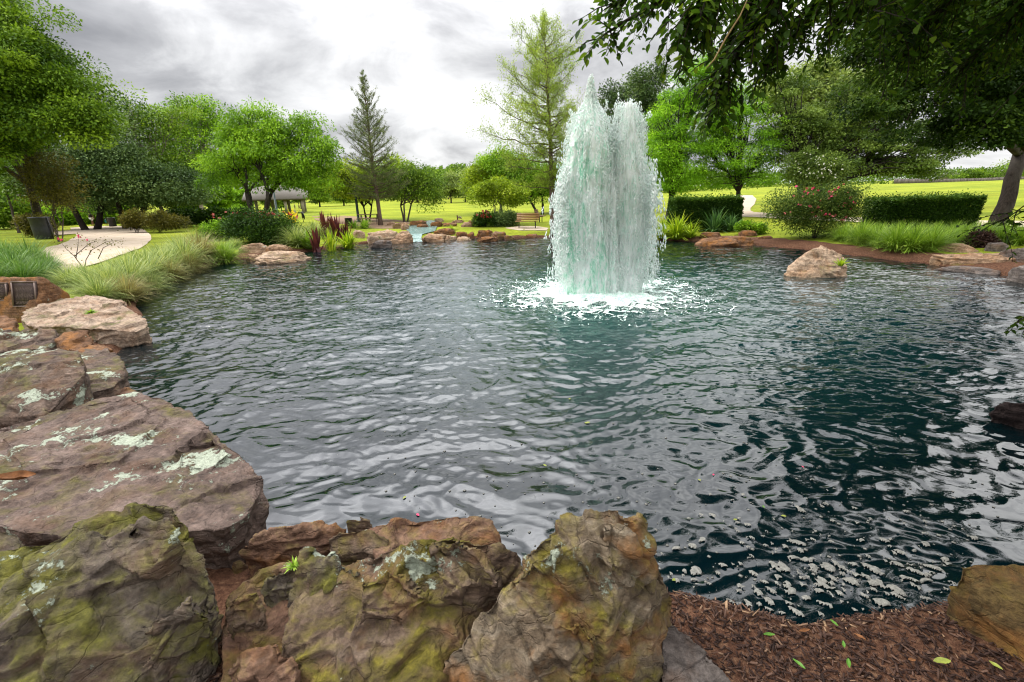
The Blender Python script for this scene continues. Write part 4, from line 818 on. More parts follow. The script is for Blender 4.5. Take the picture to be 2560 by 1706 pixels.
for q, a in enumerate(far): tree(a[5], (a[0], a[1]), a[2], a[4], 4500, 0.30, a[3], 0.16, 1.6, 36, seed=40 + q, bark=BARKD, group=FT)
# far-off wood that closes the view
rg = np.random.RandomState(5); n = 60000
an = rg.uniform(R(-62), R(62), n); hh = 9 + 3 * pn(np.c_[an * 14, an * 0, an * 0]) + 2.5 * pn(np.c_[an * 55, an * 0, an * 0 + 3])
hh = hh * (0.75 + 0.25 * sm(R(24), R(12), an)) * (1.0 + 0.5 * sm(R(-14), R(-30), an))
rd_ = 165 + rg.uniform(-9, 9, n) + 170 * sm(R(18), R(34), an); zz = hh * rg.uniform(0, 1, n) ** 0.8
pos = np.c_[rd_ * np.sin(an), rd_ * np.cos(an), zz]; pos[:, 2] += ground_z(pos[:, 0], pos[:, 1]); D = rg.normal(size=(n, 3)); N = rg.normal(size=(n, 3)) * 0.7 + [0, -0.5, 0.7]
L = rg.uniform(0.6, 1.5, n)
tag(leaf_obj('distant_wood', pos, D, N, L, L * 0.6, np.clip(0.45 + 0.3 * pn(np.c_[an * 40, zz * 0.4, an * 0]) + 0.12 * rg.normal(size=n), 0, 1), LM['mid'], None), kind='stuff')

# ------------------------------------------------------------------ shrubs
SG = 'shrubs round the pond'
def shrub(label, base, blobs, leaf, nl, ls, seed, depth=None, ncl=70, stems=5, r=0.02, asp=0.5, name='shrub', cat='shrub', flat=0.8, csz=0.3, group=SG, bark=None, lean=None, tr='stem'):
    return tree(label, base, blobs, leaf, nl, ls, depth, r, 0.18, ncl, stems, seed, bark or BARKD, flat, csz, asp, group, name, cat, tr, 'foliage', 0.05, 0.4, lean=lean)
shrub('rounded light green clipped shrub beside the lawn on the left', (545, 602), [(540, 580, 36, 24), (575, 578, 34, 22), (515, 586, 18, 16)], 'bright', 9000, 0.075, 60, ncl=90)
shrub('large dark green shrub with coral blossom tips beside the clipped shrub', (655, 610), [(650, 570, 66, 36), (700, 572, 46, 34), (600, 566, 36, 24), (640, 545, 60, 14), (720, 590, 40, 20)], 'deep', 20000, 0.085, 61, ncl=150)
shrub('dark brownish bush at the far end of the left path', (340, 572), [(340, 548, 28, 18), (325, 555, 18, 14)], 'olive', 5000, 0.13, 62, 33, asp=0.25)
shrub('second brownish bush behind the sweetgum trunk', (392, 572), [(395, 550, 34, 17), (430, 555, 30, 12)], 'olive', 6000, 0.13, 63, 33, asp=0.25)
shrub('dark clipped shrub behind the leaning trash bin', (88, 590), [(85, 560, 32, 24), (110, 565, 20, 20)], 'olive', 6000, 0.1, 64, 31)
for q, a in enumerate((((160, 545, 40, 26), 'bright undergrowth shrub left of the dark oak trunk', 44), ((232, 535, 40, 26), 'bright undergrowth shrub behind the walking people', 46), ((290, 535, 36, 24), 'bright undergrowth shrub at the bend of the left path', 46), ((20, 530, 50, 34), 'bright shrub behind the slanting young trunk', 40), ((460, 545, 36, 18), 'dark green bush between the sweetgum and sycamore trunks', 42), ((540, 543, 36, 14), 'low dark bush right of the sycamore trunk', 40), ((580, 530, 40, 12), 'bright low bush far behind the clipped shrub', 60), ((880, 515, 50, 12), 'yellow green far bushes behind the people on the lawn', 120))):
    b_ = a[0]; shrub(a[1], (b_[0], b_[1] + b_[3]), [b_, (b_[0] + b_[2] * .6, b_[1] + 4, b_[2] * .6, b_[3] * .8), (b_[0] - b_[2] * .6, b_[1] + 5, b_[2] * .6, b_[3] * .8)], ['bright', 'bright', 'bright', 'mid', 'deep', 'deep', 'bright', 'yellow'][q], 6000, 0.2, 70 + q, a[2], 50)
shrub('red flowering shrub at the right end of the upper stream', (1215, 567), [(1212, 547, 24, 16), (1200, 553, 16, 12), (1230, 552, 14, 12)], 'deep', 5000, 0.09, 80)
shrub('bluish green rounded shrub between the white stems and the bin', (1268, 565), [(1262, 545, 30, 20), (1250, 552, 20, 14), (1280, 552, 16, 14)], 'blue', 6000, 0.1, 81, asp=0.25)
shrub('low green plant on the far right bank beside the rusty rocks', (1905, 585), [(1890, 572, 26, 12), (1862, 566, 20, 12)], 'bright', 4000, 0.07, 82)
shrub('dead dark purple twiggy clump among the right shore rocks', (2452, 618), [(2452, 600, 26, 18), (2440, 605, 16, 14), (2465, 608, 14, 12)], leaf_mat('dead_leaf', (0.015, 0.008, 0.008), (0.04, 0.024, 0.024), (0.08, 0.05, 0.048), 0.1), 5000, 0.08, 83, asp=0.3)
PINK = [plain('pink_petal', (0.72, 0.07, 0.16), 0.6, 0.2, 0.1), plain('coral_petal', (0.62, 0.20, 0.17), 0.6, 0.2, 0.1), plain('white_petal', (0.75, 0.75, 0.68), 0.6, 0.2, 0.05), plain('red_petal', (0.55, 0.06, 0.06), 0.6, 0.2, 0.1)]
def flower_mesh(seed, mat, size, np_=9):
    rg_ = np.random.RandomState(seed); n_ = np_
    D = unit(rg_.normal(size=(n_, 3)) + [0, 0, 0.5]); v, f = leaf_arrays(np.zeros((n_, 3)), D, rg_.normal(size=(n_, 3)), np.full(n_, size), np.full(n_, size * 0.9))
    return raw_mesh('flower', v, f, mat, {'rnd': np.full(len(v), 0.5)})
def flowers(root, pts, depth, mats, size, seed):
    rg_ = random.Random(seed); ms = [flower_mesh(seed + q, mats[q % len(mats)], size) for q in range(max(3, len(mats)))]
    for q, (a, b_) in enumerate(pts):
        p = P(a, b_, depth + rg_.uniform(-0.25, 0.1)); o = link('flower', ms[q % len(ms)], root, Vector(p) - root.location)
        o.rotation_euler = (rg_.random() * 6, rg_.random() * 6, rg_.random() * 6); s_ = rg_.uniform(0.7, 1.3); o.scale = (s_,) * 3
rose = shrub('broad rose bush with pink and coral blooms on the right bank', (2035, 596), [(1985, 520, 55, 38), (2050, 515, 62, 42), (2110, 520, 45, 38), (2060, 560, 50, 28), (1960, 535, 38, 26), (2020, 490, 60, 20), (2100, 490, 40, 20), (2000, 555, 40, 22), (2115, 480, 22, 22)], 'rose', 22000, 0.062, 84, None, 150, 9, 0.022, lean=(2040, 575))
dr = proj(np.array(rose.location))[2]; rr3 = random.Random(3)
flowers(rose, [(1992, 465), (2018, 470), (2043, 476), (2033, 472), (2108, 462), (2095, 470), (2087, 476), (2128, 496), (2125, 523), (2062, 536), (2003, 513), (1996, 512), (2045, 518), (2105, 552), (2020, 484), (2080, 490), (2010, 478)], dr - 0.5, [PINK[0], PINK[1], PINK[0]], 0.085, 5)
flowers(rose, [(rr3.uniform(1960, 2140), rr3.uniform(475, 545)) for _ in range(36)], dr - 0.55, [PINK[1], PINK[1], PINK[0]], 0.055, 9)
for o in bpy.data.objects:
    if o.parent is None and o.get('label', '').startswith('large dark green shrub with coral'):
        dq = proj(np.array(o.location))[2]; flowers(o, [(rr3.gauss(635, 45), rr3.uniform(529, 545)) for _ in range(60)], dq - 0.1, [PINK[1], PINK[3], PINK[1]], 0.085, 21)
    if o.parent is None and o.get('label', '').startswith('red flowering shrub'):
        dq = proj(np.array(o.location))[2]; flowers(o, [(rr3.gauss(1210, 9), rr3.uniform(528, 545)) for _ in range(26)], dq - 0.2, [PINK[3], PINK[1]], 0.10, 31)
    if o.parent is None and o.get('label', '').startswith('small tree dotted with white'):
        dq = proj(np.array(o.location))[2]; flowers(o, [(rr3.gauss(2045, 32), rr3.gauss(418, 20)) for _ in range(60)], dq - 1.2, [PINK[2]], 0.055, 41)
# the thin rose twig on the left bank
tw = empty('rose_twig', G(212, 682), 'thin nearly bare rose bush with two pink blooms in front of the left path', 'shrub'); dt = proj(np.array(tw.location))[2]; mb = MB(); lp, ld = [], []
rg = np.random.RandomState(8)
for pl in ([(212, 682), (200, 660), (185, 640), (165, 622), (148, 600)], [(190, 645), (195, 615), (196, 597)], [(188, 640), (205, 625), (225, 608), (240, 605)], [(212, 680), (215, 650), (230, 625), (265, 605), (305, 600)], [(245, 648), (258, 620), (285, 606)], [(205, 668), (180, 676), (140, 672), (112, 655)]):
    w3 = np.array([P(a, b_, dt + 0.1 * rg.normal()) for a, b_ in pl]); mb.tube(w3 - np.array(tw.location), np.linspace(0.016, 0.005, len(w3)), 5)
    for a, b_ in pl[2:]:
        for _ in range(16): lp.append(P(a + rg.normal() * 9, b_ + rg.normal() * 8, dt + 0.1 * rg.normal()))
link('stem', mb.mesh('stem', BARK, True), tw); lp = np.array(lp); n = len(lp)
leaf_obj('foliage', lp, rg.normal(size=(n, 3)), rg.normal(size=(n, 3)) + [0, 0, 1], np.full(n, .07), np.full(n, .035), rg.uniform(0, 1, n), LM['olive'], tw)
flowers(tw, [(146, 597), (151, 599), (197, 592), (218, 600)], dt, [PINK[0]], 0.06, 51)

# ------------------------------------------------------------------ clipped hedges
def hedge(label, x0, y0, x1, y1, depth, thick, leaf, n, seed, ls=0.06, taper=0.0):
    rg_ = np.random.RandomState(seed); c = P((x0 + x1) / 2, y1, depth); k = depth / FPX; W_, H_ = (x1 - x0) * k, (y1 - y0) * k; c[2] = gz(c[0], c[1]); root = empty('hedge', c, label, 'hedge', 'clipped hedges on the right')
    q = rg_.uniform(-0.5, 0.5, (n, 3)); face = rg_.rand(n) < 0.8; ax_ = rg_.choice(3, n, p=[0.2, 0.5, 0.3]); sg = np.where(rg_.rand(n) < 0.5, -0.5, 0.5); sg[ax_ == 2] = 0.5
    ii = np.where(face)[0]; q[ii, ax_[ii]] = sg[ii] - np.sign(sg[ii]) * np.abs(rg_.normal(size=len(ii))) * np.array([0.02, 0.06, 0.04])[ax_[ii]]
    q[:, 2] += 0.5; p = q * np.array([W_, thick, H_]); p += rg_.normal(size=(n, 3)) * 0.025
    p[:, 2] += 0.05 * H_ * pn(np.c_[p[:, 0] * 1.5, p[:, 1] * 2, p[:, 0] * 0 + seed]) * q[:, 2] + np.where(rg_.rand(n) < 0.09, np.abs(rg_.normal(size=n)) * 0.11, 0) * (q[:, 2] > 0.9)
    p[:, 0] *= 1 - taper * (1 - q[:, 2]); p[:, 1] += 0.05 * pn(p * 1.7)
    an_ = math.atan2(c[0], c[1]) * 0.0; p = p @ rotz(-an_).T
    D = q - [0, 0, 0.5] + rg_.normal(size=(n, 3)) * 0.6; N = rg_.normal(size=(n, 3)) + q - [0, 0, 0.3]; L = ls * rg_.uniform(0.7, 1.3, n)
    v, f = leaf_arrays(p, D, N, L, L * 0.55)
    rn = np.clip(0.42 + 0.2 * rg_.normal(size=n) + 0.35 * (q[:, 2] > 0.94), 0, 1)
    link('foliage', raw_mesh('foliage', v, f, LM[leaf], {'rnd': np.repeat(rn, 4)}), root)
    mb = MB()
    for _ in range(26):
        a0 = np.array([rg_.uniform(-.45, .45) * W_ * (1 - taper), rg_.uniform(-.3, .3) * thick, -0.1]); a1 = a0 + [rg_.normal() * .15, rg_.normal() * .1, H_ * 0.9]
        mb.tube(np.array([a0, (a0 + a1) / 2 + rg_.normal(size=3) * .05, a1]) @ rotz(-an_).T, [0.03, 0.022, 0.01], 5)
    link('stem', mb.mesh('stem', BARKD), root); return root
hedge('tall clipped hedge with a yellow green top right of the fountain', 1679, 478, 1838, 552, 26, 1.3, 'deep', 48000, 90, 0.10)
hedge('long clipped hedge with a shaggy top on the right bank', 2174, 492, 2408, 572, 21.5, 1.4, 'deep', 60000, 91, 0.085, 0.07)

# ------------------------------------------------------------------ grass clumps and strap leaves
def blades(n, L, spread, w_, seed, erect=0.75, bend=0.9, wind=(0, 0)):
    rg_ = np.random.RandomState(seed); an_ = rg_.uniform(0, 2 * math.pi, n); e = np.clip(rg_.normal(erect, 0.28, n), 0.08, 1.35); ln = L * rg_.uniform(0.5, 1.15, n)
    hd = np.c_[np.cos(an_), np.sin(an_), an_ * 0]; base = hd * (rg_.uniform(0, 1, n) ** 0.6 * spread)[:, None]
    el = e * math.pi / 2; V = []; p = base.copy(); sd_ = np.c_[-np.sin(an_), np.cos(an_), an_ * 0]
    S = 5; wd = w_ * rg_.uniform(0.7, 1.3, n); bd = bend * rg_.uniform(0.4, 1.5, n)
    for s_ in range(S):
        ww = wd * [0.8, 1.0, 0.85, 0.55, 0.08][s_]
        V += [p - sd_ * ww[:, None] / 2, p + sd_ * ww[:, None] / 2]
        d = hd * np.cos(el)[:, None] + np.array([0, 0, 1.0]) * np.sin(el)[:, None] + np.array([wind[0], wind[1], 0]) * (s_ + 1) / S
        p = p + unit(d) * (ln / (S - 1))[:, None]; el = el - bd / (S - 1); p[:, 2] = np.maximum(p[:, 2], 0.01)
    v = np.stack(V, 1).reshape(-1, 3); b_ = np.arange(n)[:, None, None] * (2 * S); q = np.arange(S - 1)[None, :, None] * 2
    f = (b_ + q + np.array([0, 1, 3, 2])[None, None]).reshape(-1, 4)
    return v, f, np.repeat(np.clip(0.5 + 0.25 * rg_.normal(size=n), 0, 1), 2 * S)
def blade_mat(name, a, b_, c, trans=0.3): return leaf_mat(name, a, b_, c, trans, 0.5, 0.25)
BL = blade_mat('blue_green_blade', (0.06, 0.12, 0.03), (0.19, 0.28, 0.095), (0.38, 0.44, 0.20))
BD = blade_mat('straw_tipped_blade', (0.10, 0.075, 0.03), (0.19, 0.20, 0.085), (0.33, 0.32, 0.17))
BG = blade_mat('fresh_green_blade', (0.06, 0.14, 0.012), (0.16, 0.30, 0.035), (0.30, 0.45, 0.08))
BDK = blade_mat('deep_green_blade', (0.025, 0.085, 0.016), (0.075, 0.17, 0.035), (0.16, 0.27, 0.075))
BY = blade_mat('lime_strap_leaf', (0.08, 0.17, 0.008), (0.20, 0.33, 0.015), (0.36, 0.48, 0.04), 0.4)
BS = blade_mat('dark_strap_leaf', (0.022, 0.075, 0.03), (0.06, 0.15, 0.055), (0.13, 0.25, 0.10))
def clump_proto(name, v, f, r_, mat): return raw_mesh(name, v, f, mat, {'rnd': r_})
gm = {k: [clump_proto('grass_clump', *blades(900, 1.0, 0.20, 0.017, 300 + q, 0.70, 1.2, (0.10, -0.05)), m) for q in range(3)] for k, m in (('L', BL), ('D', BD), ('G', BG), ('K', BDK))}
def clump(k, px, py, size, label, group, q=[0]):
    q[0] += 1; rg_ = random.Random(q[0]); b_ = G(px, py); dep = proj(b_)[2]
    o = link('grass_clump', gm[k][q[0] % 3], None, b_); o.rotation_euler[2] = rg_.uniform(-0.7, 0.7) if k != 'x' else 0; s_ = 1.3 * size * dep / FPX
    o.scale = (s_ * rg_.uniform(0.9, 1.15), s_ * rg_.uniform(0.9, 1.1), s_ * rg_.uniform(0.85, 1.05)); return tag(o, label, 'grass clump', group)
g1, g2, g3 = 'fountain grass clumps on the left bank', 'deep green grass clumps behind the plaque boulder', 'fresh green grass clumps on the right bank'
l1, l2, l3 = 'feathery pale green grass clump in the band on the left bank', 'deep green grass clump behind the plaque boulder', 'fresh green arching grass clump in the row under the right hedge'
clump('G', 560, 656, 52, 'large separate round grass clump at the water beside the tan rocks', g1)
for a in ((180, 716, 52), (230, 728, 58), (285, 735, 74), (330, 722, 72), (375, 700, 70), (420, 682, 68), (465, 668, 64), (505, 652, 60), (300, 690, 44), (350, 672, 44), (400, 655, 42), (450, 640, 40), (490, 628, 38), (255, 702, 42), (200, 700, 36), (320, 752, 60), (250, 752, 60), (540, 640, 36), (430, 705, 46), (380, 730, 44), (475, 684, 44)):
    clump('D' if a in ((320, 752, 60), (475, 684, 44), (430, 705, 46), (505, 652, 60)) else 'L', *a, l1, g1)
for a in ((20, 660, 58), (80, 672, 60), (-40, 680, 66), (125, 690, 54), (40, 692, 66), (100, 704, 58), (-60, 650, 60), (0, 720, 60), (60, 715, 56)): clump('K', *a, l2, g2)
for a in ((2150, 606, 56), (2190, 612, 58), (2105, 598, 42), (2235, 620, 62), (2280, 624, 62), (2325, 622, 60), (2365, 612, 56), (2405, 604, 50), (2160, 590, 40), (2250, 596, 44), (2340, 596, 46), (2460, 600, 50), (2505, 603, 54), (2550, 608, 56), (2440, 590, 40), (2520, 588, 42), (2590, 600, 50), (2300, 600, 44), (2205, 594, 42), (2385, 592, 40)):
    a = (a[0], a[1] + 4, a[2] * 0.86)
    clump('G', *a, l3, g3)
for a in (((706, 602, 34), 'soft grass clump behind the orange brown rock of the left shore'), ((745, 616, 44), 'soft grass clump just behind the purple leaved canna'), ((785, 596, 38), 'pale grass clump with plumes behind the canna bed'), ((830, 588, 30), 'low grass clump between canna and lily plants'), ((588, 622, 24), 'thin grass clump under the clipped light green shrub'), ((640, 604, 22), 'thin grass clump behind the upper tan rock')):
    clump('L', *a[0], a[1], 'grass clumps of the planted bed')
def strap(name, label, cat, px, py, size, n, w_, mat, seed, erect=0.8, bend=1.1, group=None, L=1.0, spread=0.2):
    b_ = G(px, py); dep = proj(b_)[2]; s_ = size * dep / FPX
    v, f, r_ = blades(n, L * s_, spread * s_, w_ * s_, seed, erect, bend); o = link(name, clump_proto(name, v, f, r_, mat), None, b_); return tag(o, label, cat, group)
LG = 'strap leaved lilies on the far right bank'
strap('lily_clump', 'lime green strap leaved lily at the water right of the fountain', 'lily', 1690, 598, 66, 170, 0.06, BY, 400, 0.75, 1.25, LG)
strap('lily_clump', 'lime green strap leaved lily close behind the fountain spray', 'lily', 1655, 596, 56, 130, 0.06, BY, 401, 0.75, 1.25, LG)
strap('lily_clump', 'smaller lime green lily leaning over the rusty rock', 'lily', 1725, 594, 46, 110, 0.06, BY, 404, 0.7, 1.3, LG)
strap('lily_clump', 'dark green strap leaved lily in front of the tall clipped hedge', 'lily', 1785, 580, 60, 150, 0.06, BS, 402, 0.8, 1.1, LG)
strap('lily_clump', 'dark green strap leaved lily beside the dark cypress trunk by the hedge', 'lily', 1825, 578, 50, 120, 0.06, BS, 403, 0.75, 1.2, LG)
strap('lily_clump', 'low bright green strap leaved plant beside the picnic bin', 'lily', 912, 572, 30, 140, 0.07, BG, 405, 0.65, 1.3)
strap('lily_clump', 'second low bright green plant in front of the picnic table', 'lily', 885, 570, 24, 120, 0.07, BG, 406, 0.65, 1.3)
strap('ground_cover', 'yellow flowering low plant beside the upper pool', 'plant', 1128, 576, 18, 160, 0.08, BY, 407, 0.4, 1.2)
strap('yellow_plant', 'yellow leaved plant behind the dark coral shrub', 'plant', 732, 558, 32, 60, 0.16, blade_mat('yellow_leaf', (0.35, 0.33, 0.01), (0.55, 0.5, 0.02), (0.75, 0.68, 0.05), 0.4), 408, 0.95, 0.5)
strap('canna', 'green strap leaves of the water iris beside the purple canna', 'plant', 828, 628, 56, 60, 0.06, BY, 409, 1.15, 0.35)
strap('water_plant', 'yellow green leafy plant at the water left of the largest boulder', 'plant', 872, 622, 44, 150, 0.09, BY, 410, 0.85, 1.0)
strap('water_plant', 'bright green broad leaved plant left of the purple canna', 'plant', 775, 622, 46, 60, 0.22, BG, 411, 0.7, 1.2)
CAN = blade_mat('purple_canna_leaf', (0.025, 0.008, 0.010), (0.065, 0.018, 0.022), (0.13, 0.045, 0.04), 0.35)
for q, a in enumerate((((795, 632, 60), 'purple leaved canna nearest the water'), ((845, 602, 66), 'tall purple canna with pointed leaves behind the iris'), ((868, 604, 46), 'purple canna beside the yellow green water plant'), ((815, 590, 56), 'slender purple canna at the back of the bed'))):
    strap('canna', a[1], 'canna', *a[0], 26, 0.15, CAN, 420 + q, 1.15, 0.4, 'purple leaved cannas')
sp = strap('fern_tuft', 'small green fern growing on the lumpy mossy stone', 'fern', 735, 1420, 22, 40, 0.14, BG, 430, 0.6, 1.2); sp.location = Z(735, 1418, 0.6)
sp = strap('weed_tuft', 'small yellow green weed growing on the lone boulder', 'weed', 2085, 668, 20, 60, 0.12, BY, 431, 0.7, 1.0); sp.location = Z(2086, 662, 0.42) - np.array([0.0, 0.25, 0.0])
sp = strap('moss_tuft', 'small green moss tuft on the tan layered ledge', 'moss', 226, 782, 12, 160, 0.15, BG, 432, 0.35, 1.2); sp.location = Z(228, 784, 0.66)
# ------------------------------------------------------------------ fountain
rg = np.random.RandomState(77)
FD = proj(FC)[2]; FK = FD / FPX
fx = unit(np.array([RIGHT[0], RIGHT[1], 0])[None])[0]; fyv = np.array([-fx[1], fx[0], 0])
def fz(py):                                                # height above the water of a photograph row at the fountain
    d = ray(1505, py); return CAM[2] + d[2] * (FC[1] / d[1])
def fo(px, py): d = ray(px, py); p = CAM + d * (FC[1] / d[1]); return (p - FC) @ fx
# half widths and centres of the two columns at photograph rows
colA = [(183, 1479, 1.5), (200, 1478, 5), (225, 1477, 9), (252, 1476, 13), (272, 1475, 24), (292, 1474, 36), (330, 1473, 46), (375, 1472, 53), (450, 1470, 60), (520, 1468, 64), (620, 1468, 66), (700, 1472, 68), (738, 1474, 70)]
colB = [(252, 1572, 14), (270, 1571, 24), (300, 1570, 31), (350, 1568, 38), (420, 1566, 43), (500, 1566, 48), (600, 1565, 50), (700, 1560, 52), (730, 1556, 54)]
def prof(col):
    z = np.array([fz(a) for a, _, _ in col]); c = np.array([fo(b, a) for a, b, _ in col]); h = np.array([q * FK for _, _, q in col]); o = np.argsort(z); return z[o], c[o], h[o]
def jet_mat(name, g, m, w_, lo):
    t = NT(name); n = t.noise(1.0, 7, 0.7, t.map((6.5, 6.5, 2.6)), 1.4); n2 = t.noise(1.0, 4, 0.6, t.map((2.6, 2.6, 0.8), loc=(3, 1, 5)), 0.8)
    c = t.ramp(t.math('ADD', t.math('MULTIPLY', n, 0.55), t.math('MULTIPLY', n2, 0.45)), [(lo, g), (lo + 0.09, m), (lo + 0.16, w_)])
    b_ = t.bsdf(c, 0.35, 0.4, t.bump(n, 0.5, 0.05)); tr = t.n('ShaderNodeBsdfTranslucent'); t.put(tr.inputs[0], c); m_ = t.n('ShaderNodeMixShader'); m_.inputs[0].default_value = 0.12
    t.t.links.new(b_, m_.inputs[1]); t.t.links.new(tr.outputs[0], m_.inputs[2]); return t.done(m_.outputs[0])
MJETA = jet_mat('aerated_green_water', (0.20, 0.58, 0.40), (0.58, 0.87, 0.73), (0.94, 0.98, 0.96), 0.365)
MJETB = jet_mat('white_spray', (0.40, 0.74, 0.58), (0.82, 0.95, 0.89), (0.97, 0.99, 0.98), 0.34)
t = NT('flying_drop'); c = t.ramp(t.attr('rnd'), [(0.0, (0.55, 0.85, 0.70)), (0.4, (0.90, 0.97, 0.94)), (1.0, (0.98, 0.99, 0.98))])
b_ = t.bsdf(c, 0.25, 0.5); tr = t.n('ShaderNodeBsdfTranslucent'); t.put(tr.inputs[0], c); m_ = t.n('ShaderNodeMixShader'); m_.inputs[0].default_value = 0.28
t.t.links.new(b_, m_.inputs[1]); t.t.links.new(tr.outputs[0], m_.inputs[2]); MDROP = t.done(m_.outputs[0])
fnt = empty('fountain', FC, 'twin jet fountain throwing pale green white water high over the pond', 'fountain')
OCT = np.array([[1, 0, 0], [-1, 0, 0], [0, 1, 0], [0, -1, 0], [0, 0, 1], [0, 0, -1]], float); OF = np.array([[0, 2, 4], [2, 1, 4], [1, 3, 4], [3, 0, 4], [2, 0, 5], [1, 2, 5], [3, 1, 5], [0, 3, 5]])
def drops(name, p, ln, wd, rnd, tilt, parent, mat):
    n = len(p); v = OCT[None] * np.stack([wd, wd, ln], -1)[:, None] / 2
    v[:, 4:, 0] += np.array([0.5, -0.5])[None] * tilt[:, 0:1] * ln[:, None]; v[:, 4:, 1] += np.array([0.5, -0.5])[None] * tilt[:, 1:2] * ln[:, None]
    v = v + p[:, None]; f = (OF[None] + (np.arange(n) * 6)[:, None, None]).reshape(-1, 3)
    return link(name, raw_mesh(name, v.reshape(-1, 3), f, mat, {'rnd': np.repeat(rnd, 6)}, False), parent)
def jet(name, col, seed, squash, thr, per, core):
    z, c, h = prof(col); rg_ = np.random.RandomState(seed); zt = z.max()
    nz, na = 150, 96; zs = np.linspace(-0.05, zt - 0.06, nz); an_ = np.linspace(0, 2 * math.pi, na, endpoint=False); Zs, A = np.meshgrid(zs, an_, indexing='ij')
    hh_ = np.interp(Zs, z, h) * core * (1 - 0.55 * sm(0.68, 0.97, Zs / zt)); cc_ = np.interp(Zs, z, c); q = np.c_[np.cos(A).ravel() * 1.6, np.sin(A).ravel() * 1.6, Zs.ravel() * 0.9]
    dis = (0.22 * fbm(q + seed, 3) + 0.13 * ridge(q * np.array([3, 3, 0.9]) + seed, 3) - 0.08).reshape(Zs.shape)
    rr4 = hh_ * (1 + dis); x = cc_ + rr4 * np.cos(A); y = rr4 * np.sin(A) * squash
    v = x.ravel()[:, None] * fx + y.ravel()[:, None] * fyv; v[:, 2] += Zs.ravel(); v[:, 2] += 0.05 * pn(q * 4)
    i, j = np.meshgrid(np.arange(nz - 1), np.arange(na), indexing='ij'); j2 = (j + 1) % na; f = np.stack([i * na + j, i * na + j2, (i + 1) * na + j2, (i + 1) * na + j], -1).reshape(-1, 4)
    jo = link(name, raw_mesh(name, v, f, MJETA if col is colA else MJETB, None, True), fnt)
    # threads of droplets falling round it
    T = thr; a0 = rg_.uniform(0, 2 * math.pi, T); z0 = zt * rg_.uniform(0.0, 1.0, T) ** 0.75; ln = rg_.uniform(0.15, 0.9, T); rr5 = rg_.normal(0.97, 0.13, T)
    k = np.repeat(np.arange(T), per); u = rg_.rand(len(k)); zz_ = z0[k] - u * ln[k]; ok = (zz_ > 0.0); k = k[ok]; zz_ = zz_[ok]; n = len(k)
    hw = np.interp(zz_, z, h); cw = np.interp(zz_, z, c); rad_ = hw * rr5[k] * (1 + 0.03 * rg_.normal(size=n)) + 0.012 * rg_.normal(size=n)
    p = (cw + rad_ * np.cos(a0[k]))[:, None] * fx + (rad_ * np.sin(a0[k]) * squash)[:, None] * fyv; p[:, 2] += zz_
    up_ = sm(0.75, 1.0, zz_ / zt); L = rg_.uniform(0.025, 0.10, n) * (1 - 0.45 * up_); W = rg_.uniform(0.006, 0.019, n)
    drops('spray', p, L, W, np.clip(rg_.normal(0.6, 0.25, n), 0, 1), rg_.normal(size=(n, 2)) * (0.08 + 0.35 * up_)[:, None], jo, MDROP)['kind'] = 'stuff'
    # ragged fingers at the crown
    P_, L_2, W2 = [], [], []
    for _ in range(46):
        cxx = np.interp(zt * 0.93, z, c) + rg_.normal() * np.interp(zt * (0.80 if col is colA else 0.95), z, h) * 0.75; zb = zt * (rg_.uniform(0.70, 0.84) if col is colA else rg_.uniform(0.84, 0.96)); hf = rg_.uniform(0.12, 0.40) * (0.6 if name == 'jet' and col is colA else 1.0)
        m2 = 46; s_ = rg_.rand(m2) ** 1.2; P_.append(np.c_[cxx + rg_.normal(size=m2) * 0.05 * (1 - s_ * 0.8), rg_.normal(size=m2) * 0.05, zb + s_ * hf]); L_2.append(rg_.uniform(.02, .06, m2)); W2.append(rg_.uniform(.008, .022, m2))
    Q = np.concatenate(P_); p = Q[:, :1] * fx + Q[:, 1:2] * fyv; p[:, 2] += Q[:, 2]; m2 = len(p)
    drops('crest', p, np.concatenate(L_2), np.concatenate(W2), np.clip(rg_.normal(0.6, 0.2, m2), 0, 1), rg_.normal(size=(m2, 2)) * 0.3, jo, MDROP)['kind'] = 'stuff'
    return jo
jet('jet', colA, 3, 0.9, 1300, 18, 0.86); jet('jet', colB, 9, 0.9, 1300, 17, 0.82)
colC = [(338, 1521, 5), (380, 1521, 16), (450, 1520, 26), (600, 1518, 32), (740, 1516, 38)]
jet('jet', colC, 15, 1.6, 700, 16, 0.8)
# outer curtain of falling drops
T = 800; sd_ = np.where(rg.rand(T) < 0.5, -1, 1); a0 = rg.uniform(-1, 1, T)
edge = np.where(sd_ < 0, fo(1416, 500), fo(1610, 500)); xo = edge + sd_ * np.abs(rg.normal(0, 0.145, T)) * 1.0; zt_ = fz(390) * rg.uniform(0.05, 1, T) ** 0.55 * (1 - 0.25 * np.clip((np.abs(xo - edge)) / 0.4, 0, 1))
k = np.repeat(np.arange(T), 15); u = rg.rand(len(k)); zz_ = zt_[k] - u * rg.uniform(0.1, 0.7, T)[k]; ok = zz_ > 0; k = k[ok]; zz_ = zz_[ok]; n = len(k)
xs = xo[k] + sd_[k] * 0.05 * (2.5 - zz_) * 0.6 + rg.normal(size=n) * 0.02
p = xs[:, None] * fx + (a0[k] * 0.7 + rg.normal(size=n) * 0.02)[:, None] * fyv; p[:, 2] += zz_
drops('spray', p, rg.uniform(0.03, 0.15, n), rg.uniform(0.008, 0.028, n), np.clip(rg.normal(0.65, 0.22, n), 0, 1), np.c_[-sd_[k] * 0.15, 0 * k] + rg.normal(size=(n, 2)) * 0.07, fnt, MDROP)['kind'] = 'stuff'
